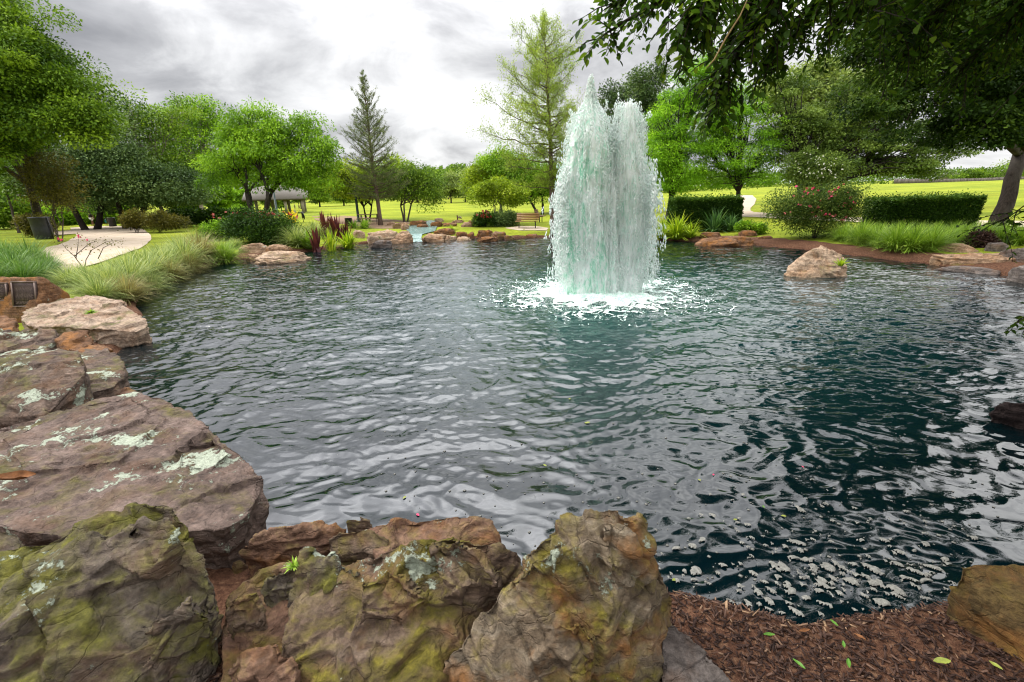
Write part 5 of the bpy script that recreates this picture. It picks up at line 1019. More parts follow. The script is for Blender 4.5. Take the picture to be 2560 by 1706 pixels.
# foam ring on the water
n1_ = 560; gx, gy = np.meshgrid(np.linspace(-3.2, 3.2, n1_), np.linspace(-3.2, 3.2, n1_), indexing='ij'); x = gx.ravel() + FC[0] - 0.12; y = gy.ravel() + FC[1]; rr6 = np.hypot(gx.ravel() / 1.05, gy.ravel())
q = np.c_[x, y, x * 0]; lace = np.abs(fbm(q * 2.6 + 0.5 * np.c_[pn(q * 3), pn(q * 3 + 9), x * 0], 2)) + 0.10 * np.abs(fbm(q * 9, 2)); cl_ = fbm(q * 4.5, 3); ang_ = np.arctan2(gy.ravel(), gx.ravel()); edge_ = 2.45 + 0.45 * pn(np.c_[np.cos(ang_) * 2.2, np.sin(ang_) * 2.2, ang_ * 0])
fmk = (0.42 * (1 - rr6 / edge_) + 0.05) * 1.05 - lace * 1.7 + 0.10 * cl_ * sm(0.3, 1.2, rr6) + 0.10 + 0.7 * sm(1.75, 0.8, rr6)
zf = wave(x, y) + 0.014 + 0.03 * np.clip(fmk, 0, 1) + 0.10 * sm(1.3, 0.5, rr6) * (0.6 + 0.6 * fbm(q * 5, 3)); on = fmk > 0
i, j = np.meshgrid(np.arange(n1_ - 1), np.arange(n1_ - 1), indexing='ij'); F = np.stack([i * n1_ + j, (i + 1) * n1_ + j, (i + 1) * n1_ + j + 1, i * n1_ + j + 1], -1).reshape(-1, 4); F = F[on[F].sum(1) >= 3]
used = np.zeros(len(x), bool); used[F.ravel()] = True; idx = np.cumsum(used) - 1
t = NT('foam'); n = t.noise(9, 6, 0.7); MFOAM = t.done(t.bsdf(t.ramp(n, [(0.35, (0.50, 0.78, 0.66)), (0.52, (0.80, 0.92, 0.87)), (0.7, (0.95, 0.97, 0.96))]), 0.7, 0.3, t.bump(t.noise(40, 4, 0.7), 0.5, 0.02)))
tag(link('fountain_foam', raw_mesh('fountain_foam', np.c_[x, y, zf][used], idx[F], MFOAM, None, True)), kind='stuff')
# splash drops leaping off the foam
n = 14000; an_ = rg.uniform(0, 2 * math.pi, n); r_ = np.abs(rg.normal(1.2, 0.65, n)); p = np.c_[FC[0] + r_ * np.cos(an_), FC[1] + r_ * np.sin(an_), 0.05 + rg.exponential(0.05, n) * np.exp(-np.maximum(r_ - 1.2, 0))]
drops('splash_drops', p, rg.uniform(.008, .03, n), rg.uniform(.008, .024, n), rg.rand(n), rg.normal(size=(n, 2)) * 0.4, None, MDROP)['kind'] = 'stuff'

n = 9000; an_ = rg.uniform(0, 2 * math.pi, n); r_ = np.clip(rg.normal(0.95, 0.28, n), 0.3, 1.8); p = np.c_[FC[0] + r_ * np.cos(an_), FC[1] + r_ * np.sin(an_), 0.04 + rg.exponential(0.16, n) * np.exp(-np.maximum(r_ - 0.9, 0) * 1.5)]
drops('splash', p, rg.uniform(.012, .06, n), rg.uniform(.010, .026, n), np.clip(rg.normal(.7, .2, n), 0, 1), rg.normal(size=(n, 2)) * 0.4, fnt, MDROP)['kind'] = 'stuff'
# ------------------------------------------------------------------ foam scum, petals and leaves floating near the bank
MSCUM = plain('scum_foam', (0.31, 0.305, 0.27), 0.6, 0.3, 0.35, 60, 0.6)
gx, gy = np.meshgrid(np.linspace(0.5, 5.2, 520), np.linspace(1.9, 4.6, 330), indexing='ij'); x = gx.ravel(); y = gy.ravel(); q = np.c_[x, y, x * 0]; S = shore_s(x, y)
wq = np.c_[x * 0.8 + y * 0.9, y * 2.4 - x * 0.9, x * 0]; qq = wq + 0.35 * np.c_[pn(q * 2.5), pn(q * 2.5 + 5), x * 0]
px_, py_, _ = proj(np.c_[x, y, x * 0]) if False else (1280 + FPX * ((np.c_[x, y, x * 0] - CAM) @ RIGHT) / ((np.c_[x, y, x * 0] - CAM) @ _f), 853 - FPX * ((np.c_[x, y, x * 0] - CAM) @ UP) / ((np.c_[x, y, x * 0] - CAM) @ _f), 0)
cx0, cy0 = Z(2090, 1480, 0)[:2]
dens = 0.46 * np.exp(-(((x - cx0) / 0.55) ** 2 + ((y - cy0 - 0.15) / 0.33) ** 2)) + 0.10 * np.exp(-(((x - cx0 - 0.3) / 1.6) ** 2 + ((y - cy0 - 0.3) / 0.9) ** 2)) + 0.05 * sm(1.2, 0, -S)
fm = np.full(len(x), -1.0); gxs, gys = gx[:, 0], gy[0]; F2 = fm.reshape(gx.shape)
for q_ in range(400):
    if q_ < 110: bx, by = rg.normal(cx0 + 0.05, 0.40), rg.normal(cy0 + 0.10, 0.20)
    else:
        bx, by = Z(1600 + 850 * rg.beta(1.5, 1.5), 1180 + 360 * rg.beta(2.4, 1.3), 0)[:2]
    r_ = np.clip(rg.lognormal(-3.9 if q_ < 110 else -4.4, 0.45), 0.006, 0.07); st_ = rg.uniform(1.0, 2.6); an_ = R(rg.normal(-38, 18)); ca, sa = math.cos(an_), math.sin(an_)
    i0, i1 = np.searchsorted(gxs, [bx - r_ * 3, bx + r_ * 3]); j0, j1 = np.searchsorted(gys, [by - r_ * 3, by + r_ * 3])
    if i1 <= i0 or j1 <= j0: continue
    X2, Y2 = gx[i0:i1, j0:j1] - bx, gy[i0:i1, j0:j1] - by; u_ = (X2 * ca + Y2 * sa) / (r_ * st_ ** 0.5); v_ = (-X2 * sa + Y2 * ca) / (r_ / st_ ** 0.5) + 0.5 * u_ * u_ * rg.uniform(-0.6, 0.6)
    F2[i0:i1, j0:j1] = np.maximum(F2[i0:i1, j0:j1], 1 - np.sqrt(u_ * u_ + v_ * v_))
fm = F2.ravel() + 0.10 * fbm(q * 12, 2); on = (fm > 0) & (S < 0.02)
zf = wave(x, y) + 0.006 + 0.012 * np.clip(fm * 3, 0, 1) ** 0.5
n0_, n1_ = gx.shape; i, j = np.meshgrid(np.arange(n0_ - 1), np.arange(n1_ - 1), indexing='ij'); F = np.stack([i * n1_ + j, (i + 1) * n1_ + j, (i + 1) * n1_ + j + 1, i * n1_ + j + 1], -1).reshape(-1, 4); F = F[on[F].sum(1) >= 3]
used = np.zeros(len(x), bool); used[F.ravel()] = True; idx = np.cumsum(used) - 1
tag(link('scum_foam', raw_mesh('scum_foam', np.c_[x, y, zf][used], idx[F], MSCUM, None, True)), kind='stuff')
n = 420; pxs = rg.uniform(950, 2500, n); pys = 1000 + 520 * rg.beta(2.2, 1.6, n); pt = np.array([Z(a, b_, 0) for a, b_ in zip(pxs, pys)]); ok = shore_s(pt[:, 0], pt[:, 1]) < -0.03; pt = pt[ok]; n = len(pt); pt[:, 2] = wave(pt[:, 0], pt[:, 1]) + 0.004
drops('floating_specks', pt, np.full(n, .008), rg.uniform(.008, .03, n) * rg.choice([0.6, 1, 1.3], n), rg.rand(n), rg.normal(size=(n, 2)) * .1, None, MSCUM)['kind'] = 'stuff'
def curled_leaf(L, W, curl, seed, mat, name):
    rg_ = np.random.RandomState(seed); u = np.linspace(0, 1, 9); s_ = np.linspace(-1, 1, 5); U, S_ = np.meshgrid(u, s_, indexing='ij'); w2 = W * np.sin(np.clip(U, 0.02, 0.985) * math.pi) ** 0.7 / 2
    x = (U - 0.5) * L; y = S_ * w2 * np.cos(S_ * curl * 0.7); z = np.abs(S_) ** 1.4 * w2 * np.sin(abs(curl)) + 0.12 * L * curl * (U - 0.5) ** 2 * 4 + 0.02 * L * rg_.normal(size=U.shape)
    i, j = np.meshgrid(np.arange(8), np.arange(4), indexing='ij'); f = np.stack([i * 5 + j, i * 5 + j + 1, (i + 1) * 5 + j + 1, (i + 1) * 5 + j], -1).reshape(-1, 4)
    return raw_mesh(name, np.c_[x.ravel(), y.ravel(), z.ravel()], f, mat, None, True)
MYL = plain('yellow_green_fallen_leaf', (0.29, 0.33, 0.06), 0.55, 0.3, 0.2, 30); MGL = plain('fresh_green_fallen_leaf', (0.11, 0.26, 0.03), 0.5, 0.3, 0.2, 30); MBL = plain('brown_dry_leaf', (0.28, 0.12, 0.045), 0.7, 0.2, 0.35, 25, 0.4); MPK = PINK[0]
def fall(label, px, py, L, curl, mat, z=None, seed=1, W=0.5, group=None, yaw=0.0, cat='leaf', zoff=0.012):
    p = Z(px, py, 0.0) if z == 'w' else (G(px, py) if z is None else Z(px, py, z)); p = np.array(p)
    if z == 'w': p[2] = wave([p[0]], [p[1]])[0] + 0.008
    elif z is None: p[2] += zoff
    o = link('fallen_leaf' if z != 'w' else 'floating_leaf', curled_leaf(L * 0.78, L * 0.78 * W, curl, seed, mat, 'fallen_leaf' if z != 'w' else 'floating_leaf'), None, p); o.rotation_euler = (0.15 * math.sin(seed), 0.2 * math.cos(seed * 3), yaw); return tag(o, label, cat, group)
gf, gl = 'leaves floating on the pond', 'leaves fallen on the mulch'
for q, a in enumerate(((1468, 1062, 0.085, MYL, 'yellow green leaf floating in the middle of the pond'), (1424, 1000, 0.07, MYL, 'small yellow leaf floating in the green reflection of the fountain'), (1362, 1166, 0.05, MYL, 'yellow leaf floating above the pointed boulder'), (1012, 1252, 0.05, MYL, 'round pale leaf floating left of the flat reddish rock'), (1748, 1207, 0.045, MYL, 'yellow leaf on the dark water right of the pointed boulder'), (1837, 1306, 0.045, MYL, 'yellow leaf floating on a black reflection near the foam'), (1907, 1276, 0.04, MGL, 'pale green leaf beside the black reflection'), (1958, 1297, 0.05, MYL, 'pale yellow leaf among the foam flecks'), (1783, 1192, 0.04, MPK, 'pink petal floating on the dark water'), (1045, 1292, 0.05, MPK, 'pink petal at the water edge behind the flat reddish rock'), (1685, 1458, 0.05, MYL, 'pale leaf caught in foam beside the pointed boulder'), (2006, 1172, 0.04, MPK, 'pink petal floating far right of the middle'), (2515, 672, 0.16, MGL, 'green leaf floating by the right shore rocks'))):
    fall(a[4], a[0], a[1], a[2], 0.25, a[3], 'w', q + 3, 0.55, gf, q * 1.3)
for q, a in enumerate(((1920, 1602, 0.085, MGL, 0.9, 'folded bright green leaf on the mulch at the left'), (1994, 1676, 0.085, MGL, 0.8, 'crumpled green leaf near the bottom edge of the mulch'), (2118, 1674, 0.08, MGL, 0.9, 'curled green leaf in the middle of the bottom mulch'), (2350, 1668, 0.12, MYL, 0.5, 'long yellow green leaf on the mulch in front of the olive boulder'), (2484, 1678, 0.07, MYL, 0.3, 'pale yellow leaf in the bottom right mulch'), (2105, 1625, 0.06, MGL, 0.6, 'small green sprig leaf behind the curled green leaf'), (2008, 1592, 0.085, MBL, 0.8, 'brown curled leaf on the mulch behind the green leaves'), (2146, 1606, 0.075, MBL, 0.5, 'orange brown leaf in the middle of the mulch'), (2452, 1560, 0.11, MBL, 0.8, 'dry brown leaf against the olive wedge boulder'), (2275, 1664, 0.06, MBL, 0.4, 'small tan leaf left of the long yellow green leaf'), (2082, 1570, 0.06, MGL, 0.3, 'green leaf near the water edge of the mulch'))):
    fall(a[5], a[0], a[1], a[2], a[4], a[3], None, q + 31, 0.42, gl, q * 2.1, zoff=0.04)
o = fall('big curled orange brown dry leaf on the flat slab at the left edge', 30, 1200, 0.36, 1.0, MBL, 0.66, 71, 0.4, None, 0.35)

# ------------------------------------------------------------------ mulch chips near the camera
n = 34000; x = rg.uniform(-1.7, 5.5, n); y = rg.uniform(0.7, 3.6, n); S = shore_s(x, y); ok = (S > 0.01); x, y, S = x[ok], y[ok], S[ok]; n = len(x); z = ground_z(x, y)
L = np.abs(rg.normal(0.030, 0.017, n)) + 0.008; W = rg.uniform(.004, .011, n) * (0.7 + L * 9); H = rg.uniform(.003, .007, n); yaw = rg.uniform(0, math.pi, n); tilt = rg.normal(size=n) * 0.28
d = np.c_[np.cos(yaw) * np.cos(tilt), np.sin(yaw) * np.cos(tilt), np.sin(tilt)]; s_ = np.c_[-np.sin(yaw), np.cos(yaw), rg.normal(size=n) * 0.4]; s_ = unit(s_); u = np.cross(d, s_); c = np.c_[x, y, z + rg.uniform(0.0, 0.02, n)]
cor = np.array([[a, b_, e] for a in (-1, 1) for b_ in (-1, 1) for e in (-1, 1)], float); jit = 1 + rg.uniform(-0.35, 0.2, (n, 8))
v = c[:, None] + cor[None, :, :1] * (L / 2)[:, None, None] * d[:, None] * jit[..., None] + cor[None, :, 1:2] * (W / 2)[:, None, None] * s_[:, None] * jit[..., None] + cor[None, :, 2:] * (H / 2)[:, None, None] * u[:, None]
f = (np.array([[0, 1, 3, 2], [4, 6, 7, 5], [0, 4, 5, 1], [2, 3, 7, 6], [0, 2, 6, 4], [1, 5, 7, 3]])[None] + (np.arange(n) * 8)[:, None, None]).reshape(-1, 4)
t = NT('bark_chip'); c_ = t.ramp(t.attr('rnd'), [(0.0, (0.016, 0.009, 0.007)), (0.45, (0.050, 0.027, 0.020)), (0.8, (0.13, 0.075, 0.052)), (1.0, (0.34, 0.22, 0.13))]); c_ = t.mix(0.6, c_, t.ramp(t.noise(160, 3, 0.7), [(0.3, 0.5), (0.7, 1.3)]), 'MULTIPLY')
MCHIP = t.done(t.bsdf(c_, 0.9, 0.2)); tag(link('mulch_chips', raw_mesh('mulch_chips', v.reshape(-1, 3), f, MCHIP, {'rnd': np.repeat(np.clip(rg.beta(1.6, 2.6, n) + 0.25 * np.exp(-((S - 0.1) / 0.08) ** 2), 0, 1), 8)})), kind='stuff')

# ------------------------------------------------------------------ overhanging branches close to the camera
NB = empty('shade_tree', (4.6, -0.6, gz(4.6, -0.6)), 'dark leafy shade tree whose branches hang into the top right of the picture', 'tree'); nb0 = np.array(NB.location)
rg = np.random.RandomState(21); mb = MB(); LP, LD, LN, LL, LR = [], [], [], [], []
mb.tube(np.array([[4.6, -0.6, nb0[2] - 0.2], [4.55, -0.55, 1.4], [4.4, -0.4, 2.8], [4.2, -0.2, 3.8]]), [0.24, 0.19, 0.17, 0.15], 10)
hub = np.array([4.2, -0.2, 3.8])
def twig(p0, d0, L, leaf, sag, nl):
    m2 = 7; p = [np.array(p0, float)]; d = np.array(d0, float)
    for s_ in range(m2): d = unit((d + np.array([0, 0, -sag]) + rg.normal(size=3) * 0.10)[None])[0]; p.append(p[-1] + d * L / m2)
    p = np.array(p); mb.tube(p, np.linspace(0.005, 0.0016, m2 + 1), 4)
    for q in range(nl):
        s_ = (q + 0.7) / nl; kk = s_ * m2; i0 = min(int(kk), m2 - 1); b_ = p[i0] + (p[i0 + 1] - p[i0]) * (kk - i0); dr = unit((p[i0 + 1] - p[i0])[None])[0]
        sd_ = unit(np.cross(dr, [0, 0, 1.0])[None])[0] * (1 if q % 2 else -1); ld = unit((dr * 0.55 + sd_ * 0.9 + np.array([0, 0, rg.uniform(-0.5, 0.25)]) + rg.normal(size=3) * 0.2)[None])[0]
        LP.append(b_); LD.append(ld); LN.append(np.array([0, 0, 1.0]) + rg.normal(size=3) * 0.45); LL.append(leaf * rg.uniform(0.65, 1.2)); LR.append(np.clip(rg.normal(0.42, 0.22), 0, 1))
def branch(pl, ntw, tl, leaf, nl, sag=0.22, r=0.02, from_hub=True):
    w3 = np.array([P(*q) for q in pl]); pts = w3
    if from_hub: pts = np.concatenate([bez(hub, w3[0], np.array([0, 0, 0.5]), 6)[:-1], w3])
    mb.tube(pts, np.linspace(r * 2.2 if from_hub else r, 0.004, len(pts)), 6); seg = len(w3) - 1
    for q in range(int(ntw * 1.6)):
        s_ = rg.uniform(0, 1) * seg; i0 = min(int(s_), seg - 1); p0 = w3[i0] + (w3[i0 + 1] - w3[i0]) * (s_ - i0); dr = unit((w3[i0 + 1] - w3[i0])[None])[0]
        twig(p0, unit((dr * 0.8 + rg.normal(size=3) * 0.55)[None])[0], tl * rg.uniform(0.6, 1.3), leaf, sag, nl)
branch([(1900, -120, 2.6), (1760, -50, 2.7), (1640, 10, 2.8), (1560, 55, 2.9), (1490, 100, 3.0)], 20, 0.22, 0.062, 9, 0.10)
branch([(1760, -140, 2.7), (1660, -70, 2.8), (1580, -20, 2.9), (1510, 25, 3.0)], 18, 0.22, 0.060, 9, 0.10)
branch([(2050, -140, 2.5), (1960, -30, 2.6), (1880, 70, 2.75), (1820, 160, 2.9), (1790, 235, 3.0)], 44, 0.30, 0.066, 11, 0.26)
branch([(2000, -140, 2.9), (1900, -30, 3.0), (1840, 60, 3.2), (1815, 150, 3.3)], 36, 0.30, 0.064, 11, 0.26)
branch([(2200, -160, 2.6), (2100, -60, 2.8), (2020, 20, 3.0), (1950, 90, 3.2), (1915, 140, 3.3)], 44, 0.30, 0.064, 11, 0.22)
branch([(1850, -140, 2.3), (1790, -50, 2.35), (1740, 30, 2.45), (1700, 80, 2.55)], 26, 0.28, 0.066, 11, 0.2)
branch([(2330, -160, 3.2), (2230, -60, 3.4), (2150, 10, 3.6), (2080, 60, 3.8)], 36, 0.34, 0.062, 12, 0.2)
branch([(2480, -160, 3.4), (2400, -40, 3.7), (2320, 50, 4.0), (2260, 120, 4.3)], 42, 0.42, 0.062, 12, 0.2)
branch([(2640, -100, 3.6), (2560, 20, 4.0), (2480, 100, 4.4), (2400, 180, 4.7)], 50, 0.48, 0.062, 13, 0.2)
branch([(2760, 560, 3.6), (2640, 530, 4.0), (2560, 515, 4.3), (2500, 560, 4.4)], 12, 0.32, 0.06, 9, 0.12, 0.008)
branch([(2720, 800, 3.0), (2620, 770, 3.2), (2565, 790, 3.3)], 7, 0.22, 0.05, 8, 0.12, 0.006)
# the part of its crown above the picture, mirrored in the pond
for _ in range(520):
    az_ = R(rg.uniform(14, 64)); D_ = rg.uniform(4.2, 11); el_ = R(rg.uniform(16.5, 22) if az_ < R(34) else rg.uniform(10, 20)); p0 = np.array([D_ * math.sin(az_), D_ * math.cos(az_), CAMZ + D_ * math.tan(el_) + rg.uniform(0, 1.7)])
    for _2 in range(3): twig(p0, unit(rg.normal(size=(1, 3)) * [1, 1, .3])[0], 0.8, 0.095, 0.12, 12)
for e_ in ((8.5, 3.0, 5.6), (7.0, 6.5, 6.9), (4.5, 5.5, 6.2), (3.0, 3.5, 5.4)): mb.tube(bez(hub, np.array(e_), np.array([0, 0, 0.9]), 8, rg, 0.06), np.linspace(0.11, 0.02, 8), 6)
EX = []
while len(EX) < 420:                                        # the boughs above the camera that darken the pond in front
    az_ = R(rg.uniform(22, 80)); e_ = R(rg.uniform(26, 66)); z_ = rg.uniform(4.8, 8.0); D_ = (z_ + 2.6) / math.tan(e_)
    if D_ > 10.5: continue
    c_ = np.array([D_ * math.sin(az_), D_ * math.cos(az_), z_])
    a_, b2_, d_ = proj(c_)
    if b2_ > -60 and a_ < 2080 and d_ > 0: continue
    EX.append(c_)
for c_ in EX:
    mb.tube(bez(hub, c_, np.array([0, 0, 0.35]), 6, rg, 0.05), np.linspace(0.022, 0.006, 6), 4)
    m_ = 190; q_ = c_ + rg.normal(size=(m_, 3)) * [.5, .5, .2]; LP += list(q_); LD += list(rg.normal(size=(m_, 3)) + [0, 0, -.3]); LN += list(rg.normal(size=(m_, 3)) * .5 + [0, 0, 1]); LL += list(rg.uniform(.10, .15, m_)); LR += list(np.clip(rg.normal(.42, .2, m_), 0, 1))
mb.v = [np.concatenate(mb.v) - nb0]; mb.r = [np.concatenate(mb.r)]; link('trunk', mb.mesh('trunk', BARKD, True), NB)
LP = np.array(LP); LD = unit(np.array(LD)); LN = np.array(LN); LL = np.array(LL)[:, None]; n = len(LP); Sx = unit(np.cross(LD, LN)); Nn = np.cross(Sx, LD); Wd = LL * 0.5
v = np.stack([LP, LP + LD * LL * .28 + Sx * Wd * .44 + Nn * LL * .05, LP + LD * LL * .62 + Sx * Wd * .40 + Nn * LL * .03, LP + LD * LL - Nn * LL * .08, LP + LD * LL * .62 - Sx * Wd * .40 + Nn * LL * .03, LP + LD * LL * .28 - Sx * Wd * .44 + Nn * LL * .05], 1)
f = (np.array([[0, 1, 2, 3], [0, 3, 4, 5]])[None] + (np.arange(n) * 6)[:, None, None]).reshape(-1, 4)
link('crown', raw_mesh('crown', v.reshape(-1, 3) - nb0, f, LM['near'], {'rnd': np.repeat(np.array(LR), 6)}), NB)
dv = empty('dead_leaf_strand', P(1830, -20, 2.3), 'pale dry twig hanging among the dark overhead leaves', 'twig'); mb = MB()
pp = np.array([P(a, b_, 2.3) for a, b_ in ((1868, 0), (1850, 40), (1815, 95), (1785, 150), (1765, 172))]); mb.tube(pp - np.array(dv.location), [.0025, .004, .0045, .004, .002], 5); link('twig', mb.mesh('twig', plain('dry_twig', (0.30, 0.20, 0.09), 0.8), True), dv)

# ------------------------------------------------------------------ park furniture
MWOOD = plain('varnished_slat', (0.42, 0.22, 0.08), 0.5, 0.4, 0.3, 12, 0.15, 0, (1, 8, 8)); MWOODD = plain('weathered_slat', (0.19, 0.105, 0.06), 0.7, 0.2, 0.3, 12, 0.15, 0, (1, 8, 8)); MBLACK = plain('black_painted_steel', (0.012, 0.012, 0.014), 0.4, 0.5, 0.2); MNAVY = plain('dark_rubber_bin', (0.04, 0.042, 0.06), 0.5, 0.4, 0.2); MGREEN = plain('dark_green_steel', (0.010, 0.035, 0.028), 0.5, 0.4, 0.2)
def bench(label, px, py, yaw, wood, w_=1.5):
    b_ = G(px, py); root = empty('park_bench', b_, label, 'bench', 'park benches by the far lawn', yaw)
    mb = MB()
    for q in range(5): mb.box((0, -0.22 + q * 0.105, 0.45), (w_, 0.09, 0.035), bev=0.008)
    link('seat', mb.mesh('seat', wood), root); mb = MB(); Rx = np.array([[1, 0, 0], [0, math.cos(-.25), -math.sin(-.25)], [0, math.sin(-.25), math.cos(-.25)]])
    for q in range(4): mb.box((0, 0.27 + q * 0.027, 0.55 + q * 0.105), (w_, 0.032, 0.09), Rx, bev=0.008)
    link('backrest', mb.mesh('backrest', wood), root)
    for sx in (-0.36, 0.36):
        mb = MB(); mb.tube(np.array([[sx * w_, 0, -0.1], [sx * w_, 0, 0.42]]), 0.035, 8); mb.box((sx * w_, 0.02, 0.42), (0.05, 0.5, 0.03)); mb.tube(np.array([[sx * w_, 0.22, 0.43], [sx * w_, 0.30, 0.55], [sx * w_, 0.39, 0.92]]), 0.02, 6); link('leg', mb.mesh('leg', MBLACK), root)
    return root
bench('varnished wooden bench with black legs on a concrete pad by the pond', 1318, 571, R(-14), MWOOD, 1.5)
bench('dark brown bench behind the varnished one, beside the tall cypress trunk', 1352, 556, R(75), MWOODD, 1.3)
def bin_(label, px, py, hpx, wr, mat, posts=True):
    b_ = G(px, py); k = proj(b_)[2] / FPX; H = hpx * k; r_ = H * wr; root = empty('trash_bin', b_, label, 'trash bin', 'trash bins in the park'); mb = MB(); N_ = 20
    an_ = np.arange(N_) * 2 * math.pi / N_; pr = [(r_ * .9, 0.05), (r_ * .97, 0.08), (r_, H * .5), (r_ * 1.02, H * .94), (r_ * 1.06, H * .95), (r_ * 1.06, H), (r_ * .96, H), (r_ * .93, H * .9), (0.001, H * .88)]
    v = np.array([[q * math.cos(a), q * math.sin(a), z] for q, z in pr for a in an_]); f = np.array([[i * N_ + j, i * N_ + (j + 1) % N_, (i + 1) * N_ + (j + 1) % N_, (i + 1) * N_ + j] for i in range(len(pr) - 1) for j in range(N_)]); mb.add(v, f); link('body', mb.mesh('body', mat, True), root)
    for sx in (-1, 1):
        mb = MB(); mb.box((sx * (r_ * 1.06 + .02), 0, H * .5), (0.04, 0.05, H * 1.02), bev=0.006); link('post', mb.mesh('post', MBLACK), root)
    mb = MB(); mb.tube(np.array([[-r_, 0, 0.03], [r_, 0, 0.03]]), 0.02, 6); link('crossbar', mb.mesh('crossbar', MBLACK), root); return root
bin_('dark blue black trash bin standing beside the left path', 113, 598, 53, 0.36, MNAVY); bin_('black trash bin between the bluish shrub and the benches', 1294, 555, 21, 0.36, MBLACK); bin_('black trash bin left of the picnic table', 873, 566, 20, 0.36, MBLACK); bin_('dark trash bin at the right bend of the left path', 283, 567, 22, 0.36, MBLACK)
b_ = G(2178, 548); root = empty('dark_panel', b_, 'black slanted panel standing at the left end of the long hedge', 'panel'); mb = MB(); k = proj(b_)[2] / FPX; mb.box((0, 0, 18 * k), (16 * k, 0.06, 32 * k), bev=0.01); link('board', mb.mesh('board', MBLACK), root); mb = MB()
for s_ in (-1, 1): mb.box((s_ * 7 * k, 0.05, 9 * k), (0.05, 0.05, 20 * k))
link('leg', mb.mesh('leg', MBLACK), root)
b_ = G(925, 561); root = empty('picnic_table', b_, 'brown picnic table with two benches behind the sparse cypress', 'picnic table', None, R(8)); 
mb = MB()
for q in range(5): mb.box((0, -.3 + q * .15, .75), (1.7, .14, .04), bev=0.006)
link('tabletop', mb.mesh('tabletop', MWOODD), root)
for s_ in (-1, 1):
    mb = MB()
    for q in range(2): mb.box((0, s_ * (.65 + .13 * q), .45), (1.7, .12, .04), bev=0.006)
    link('bench_plank', mb.mesh('bench_plank', MWOODD), root); mb = MB()
    mb.tube(np.array([[s_ * .6, -.6, -.1], [s_ * .6, -.12, .73]]), .03, 6); mb.tube(np.array([[s_ * .6, .6, -.1], [s_ * .6, .12, .73]]), .03, 6); mb.tube(np.array([[s_ * .6, -.75, .42], [s_ * .6, .75, .42]]), .025, 6); link('leg', mb.mesh('leg', MBLACK), root)
def post(label, px, py, topy, r_, mat, lamp=False):
    b_ = G(px, py); k = proj(b_)[2] / FPX; H = (py - topy) * k; root = empty('post', b_, label, 'post', 'dark green posts by the lawn'); mb = MB(); mb.tube(np.array([[0, 0, -.1], [0, 0, .12], [0, 0, .14], [0, 0, H]]), [r_ * 1.7, r_ * 1.7, r_, r_ * .85], 10); link('pole', mb.mesh('pole', mat), root)
    mb = MB(); mb.tube(np.array([[0, 0, H], [0, 0, H + .05], [0, 0, H + .12]]), [r_ * 1.15, r_ * 1.1, r_ * .4], 10); link('cap', mb.mesh('cap', mat), root)
post('dark green steel post beside the picnic table', 897, 556, 482, 0.11, MGREEN); post('dark green steel post under the right limbs of the elm', 694, 540, 474, 0.12, MGREEN)
b_ = G(1144, 552); root = empty('drinking_fountain', b_, 'small post with a side basin on the lawn behind the stream', 'drinking fountain'); k = proj(b_)[2] / FPX; mb = MB(); mb.tube(np.array([[0, 0, -.1], [0, 0, 13 * k]]), .06, 8); link('post', mb.mesh('post', MWOODD), root); mb = MB(); mb.tube(np.array([[.05, 0, 7 * k], [8 * k, 0, 7.5 * k], [9 * k, 0, 8.5 * k]]), [.04, .12, .16], 8); link('basin', mb.mesh('basin', MPATH), root)
# sculptures behind the yellow plant
for q, (px, py, hp, lab) in enumerate(((737, 552, 26, 'black bird shaped sculpture with a raised wing behind the yellow leaved plant'), (759, 556, 26, 'thin black upright bird sculpture right of the yellow leaved plant'))):
    b_ = G(px, py); k = proj(b_)[2] / FPX; H = hp * k; mb = MB(); w_ = 1.0 if q == 0 else .5
    mb.tube(np.array([[0, 0, -.05], [0, 0, H * .35]]), .03, 6); body = ICO4 * np.array([H * .16 * w_, H * .12, H * .24]) + [0, 0, H * .55]; mb.add(body, ICO4F); mb.tube(np.array([[0, 0, H * .7], [-.03 * w_, 0, H * .85], [-.12 * w_, 0, H * .95], [-.3 * w_, 0, H * .93]]), [.09, .07, .06, .01], 7)
    root = link('bird_sculpture', mb.mesh('bird_sculpture', MBLACK, True), None, b_); tag(root, lab, 'sculpture', 'black sculptures'); mb = MB()
    v = np.array([[.05, .03, H * .5], [.3 * w_ * H, .06, H * .2], [.36 * w_ * H, .05, H * .55], [.12 * w_, .03, H * 1.0], [.05, -.03, H * .5], [.3 * w_ * H, 0, H * .2], [.36 * w_ * H, 0, H * .55], [.12 * w_, -.03, H * 1.0]]); mb.add(v, [[0, 1, 2, 3], [7, 6, 5, 4], [0, 4, 5, 1], [1, 5, 6, 2], [2, 6, 7, 3], [3, 7, 4, 0]]); link('wing', mb.mesh('wing', MBLACK), root)
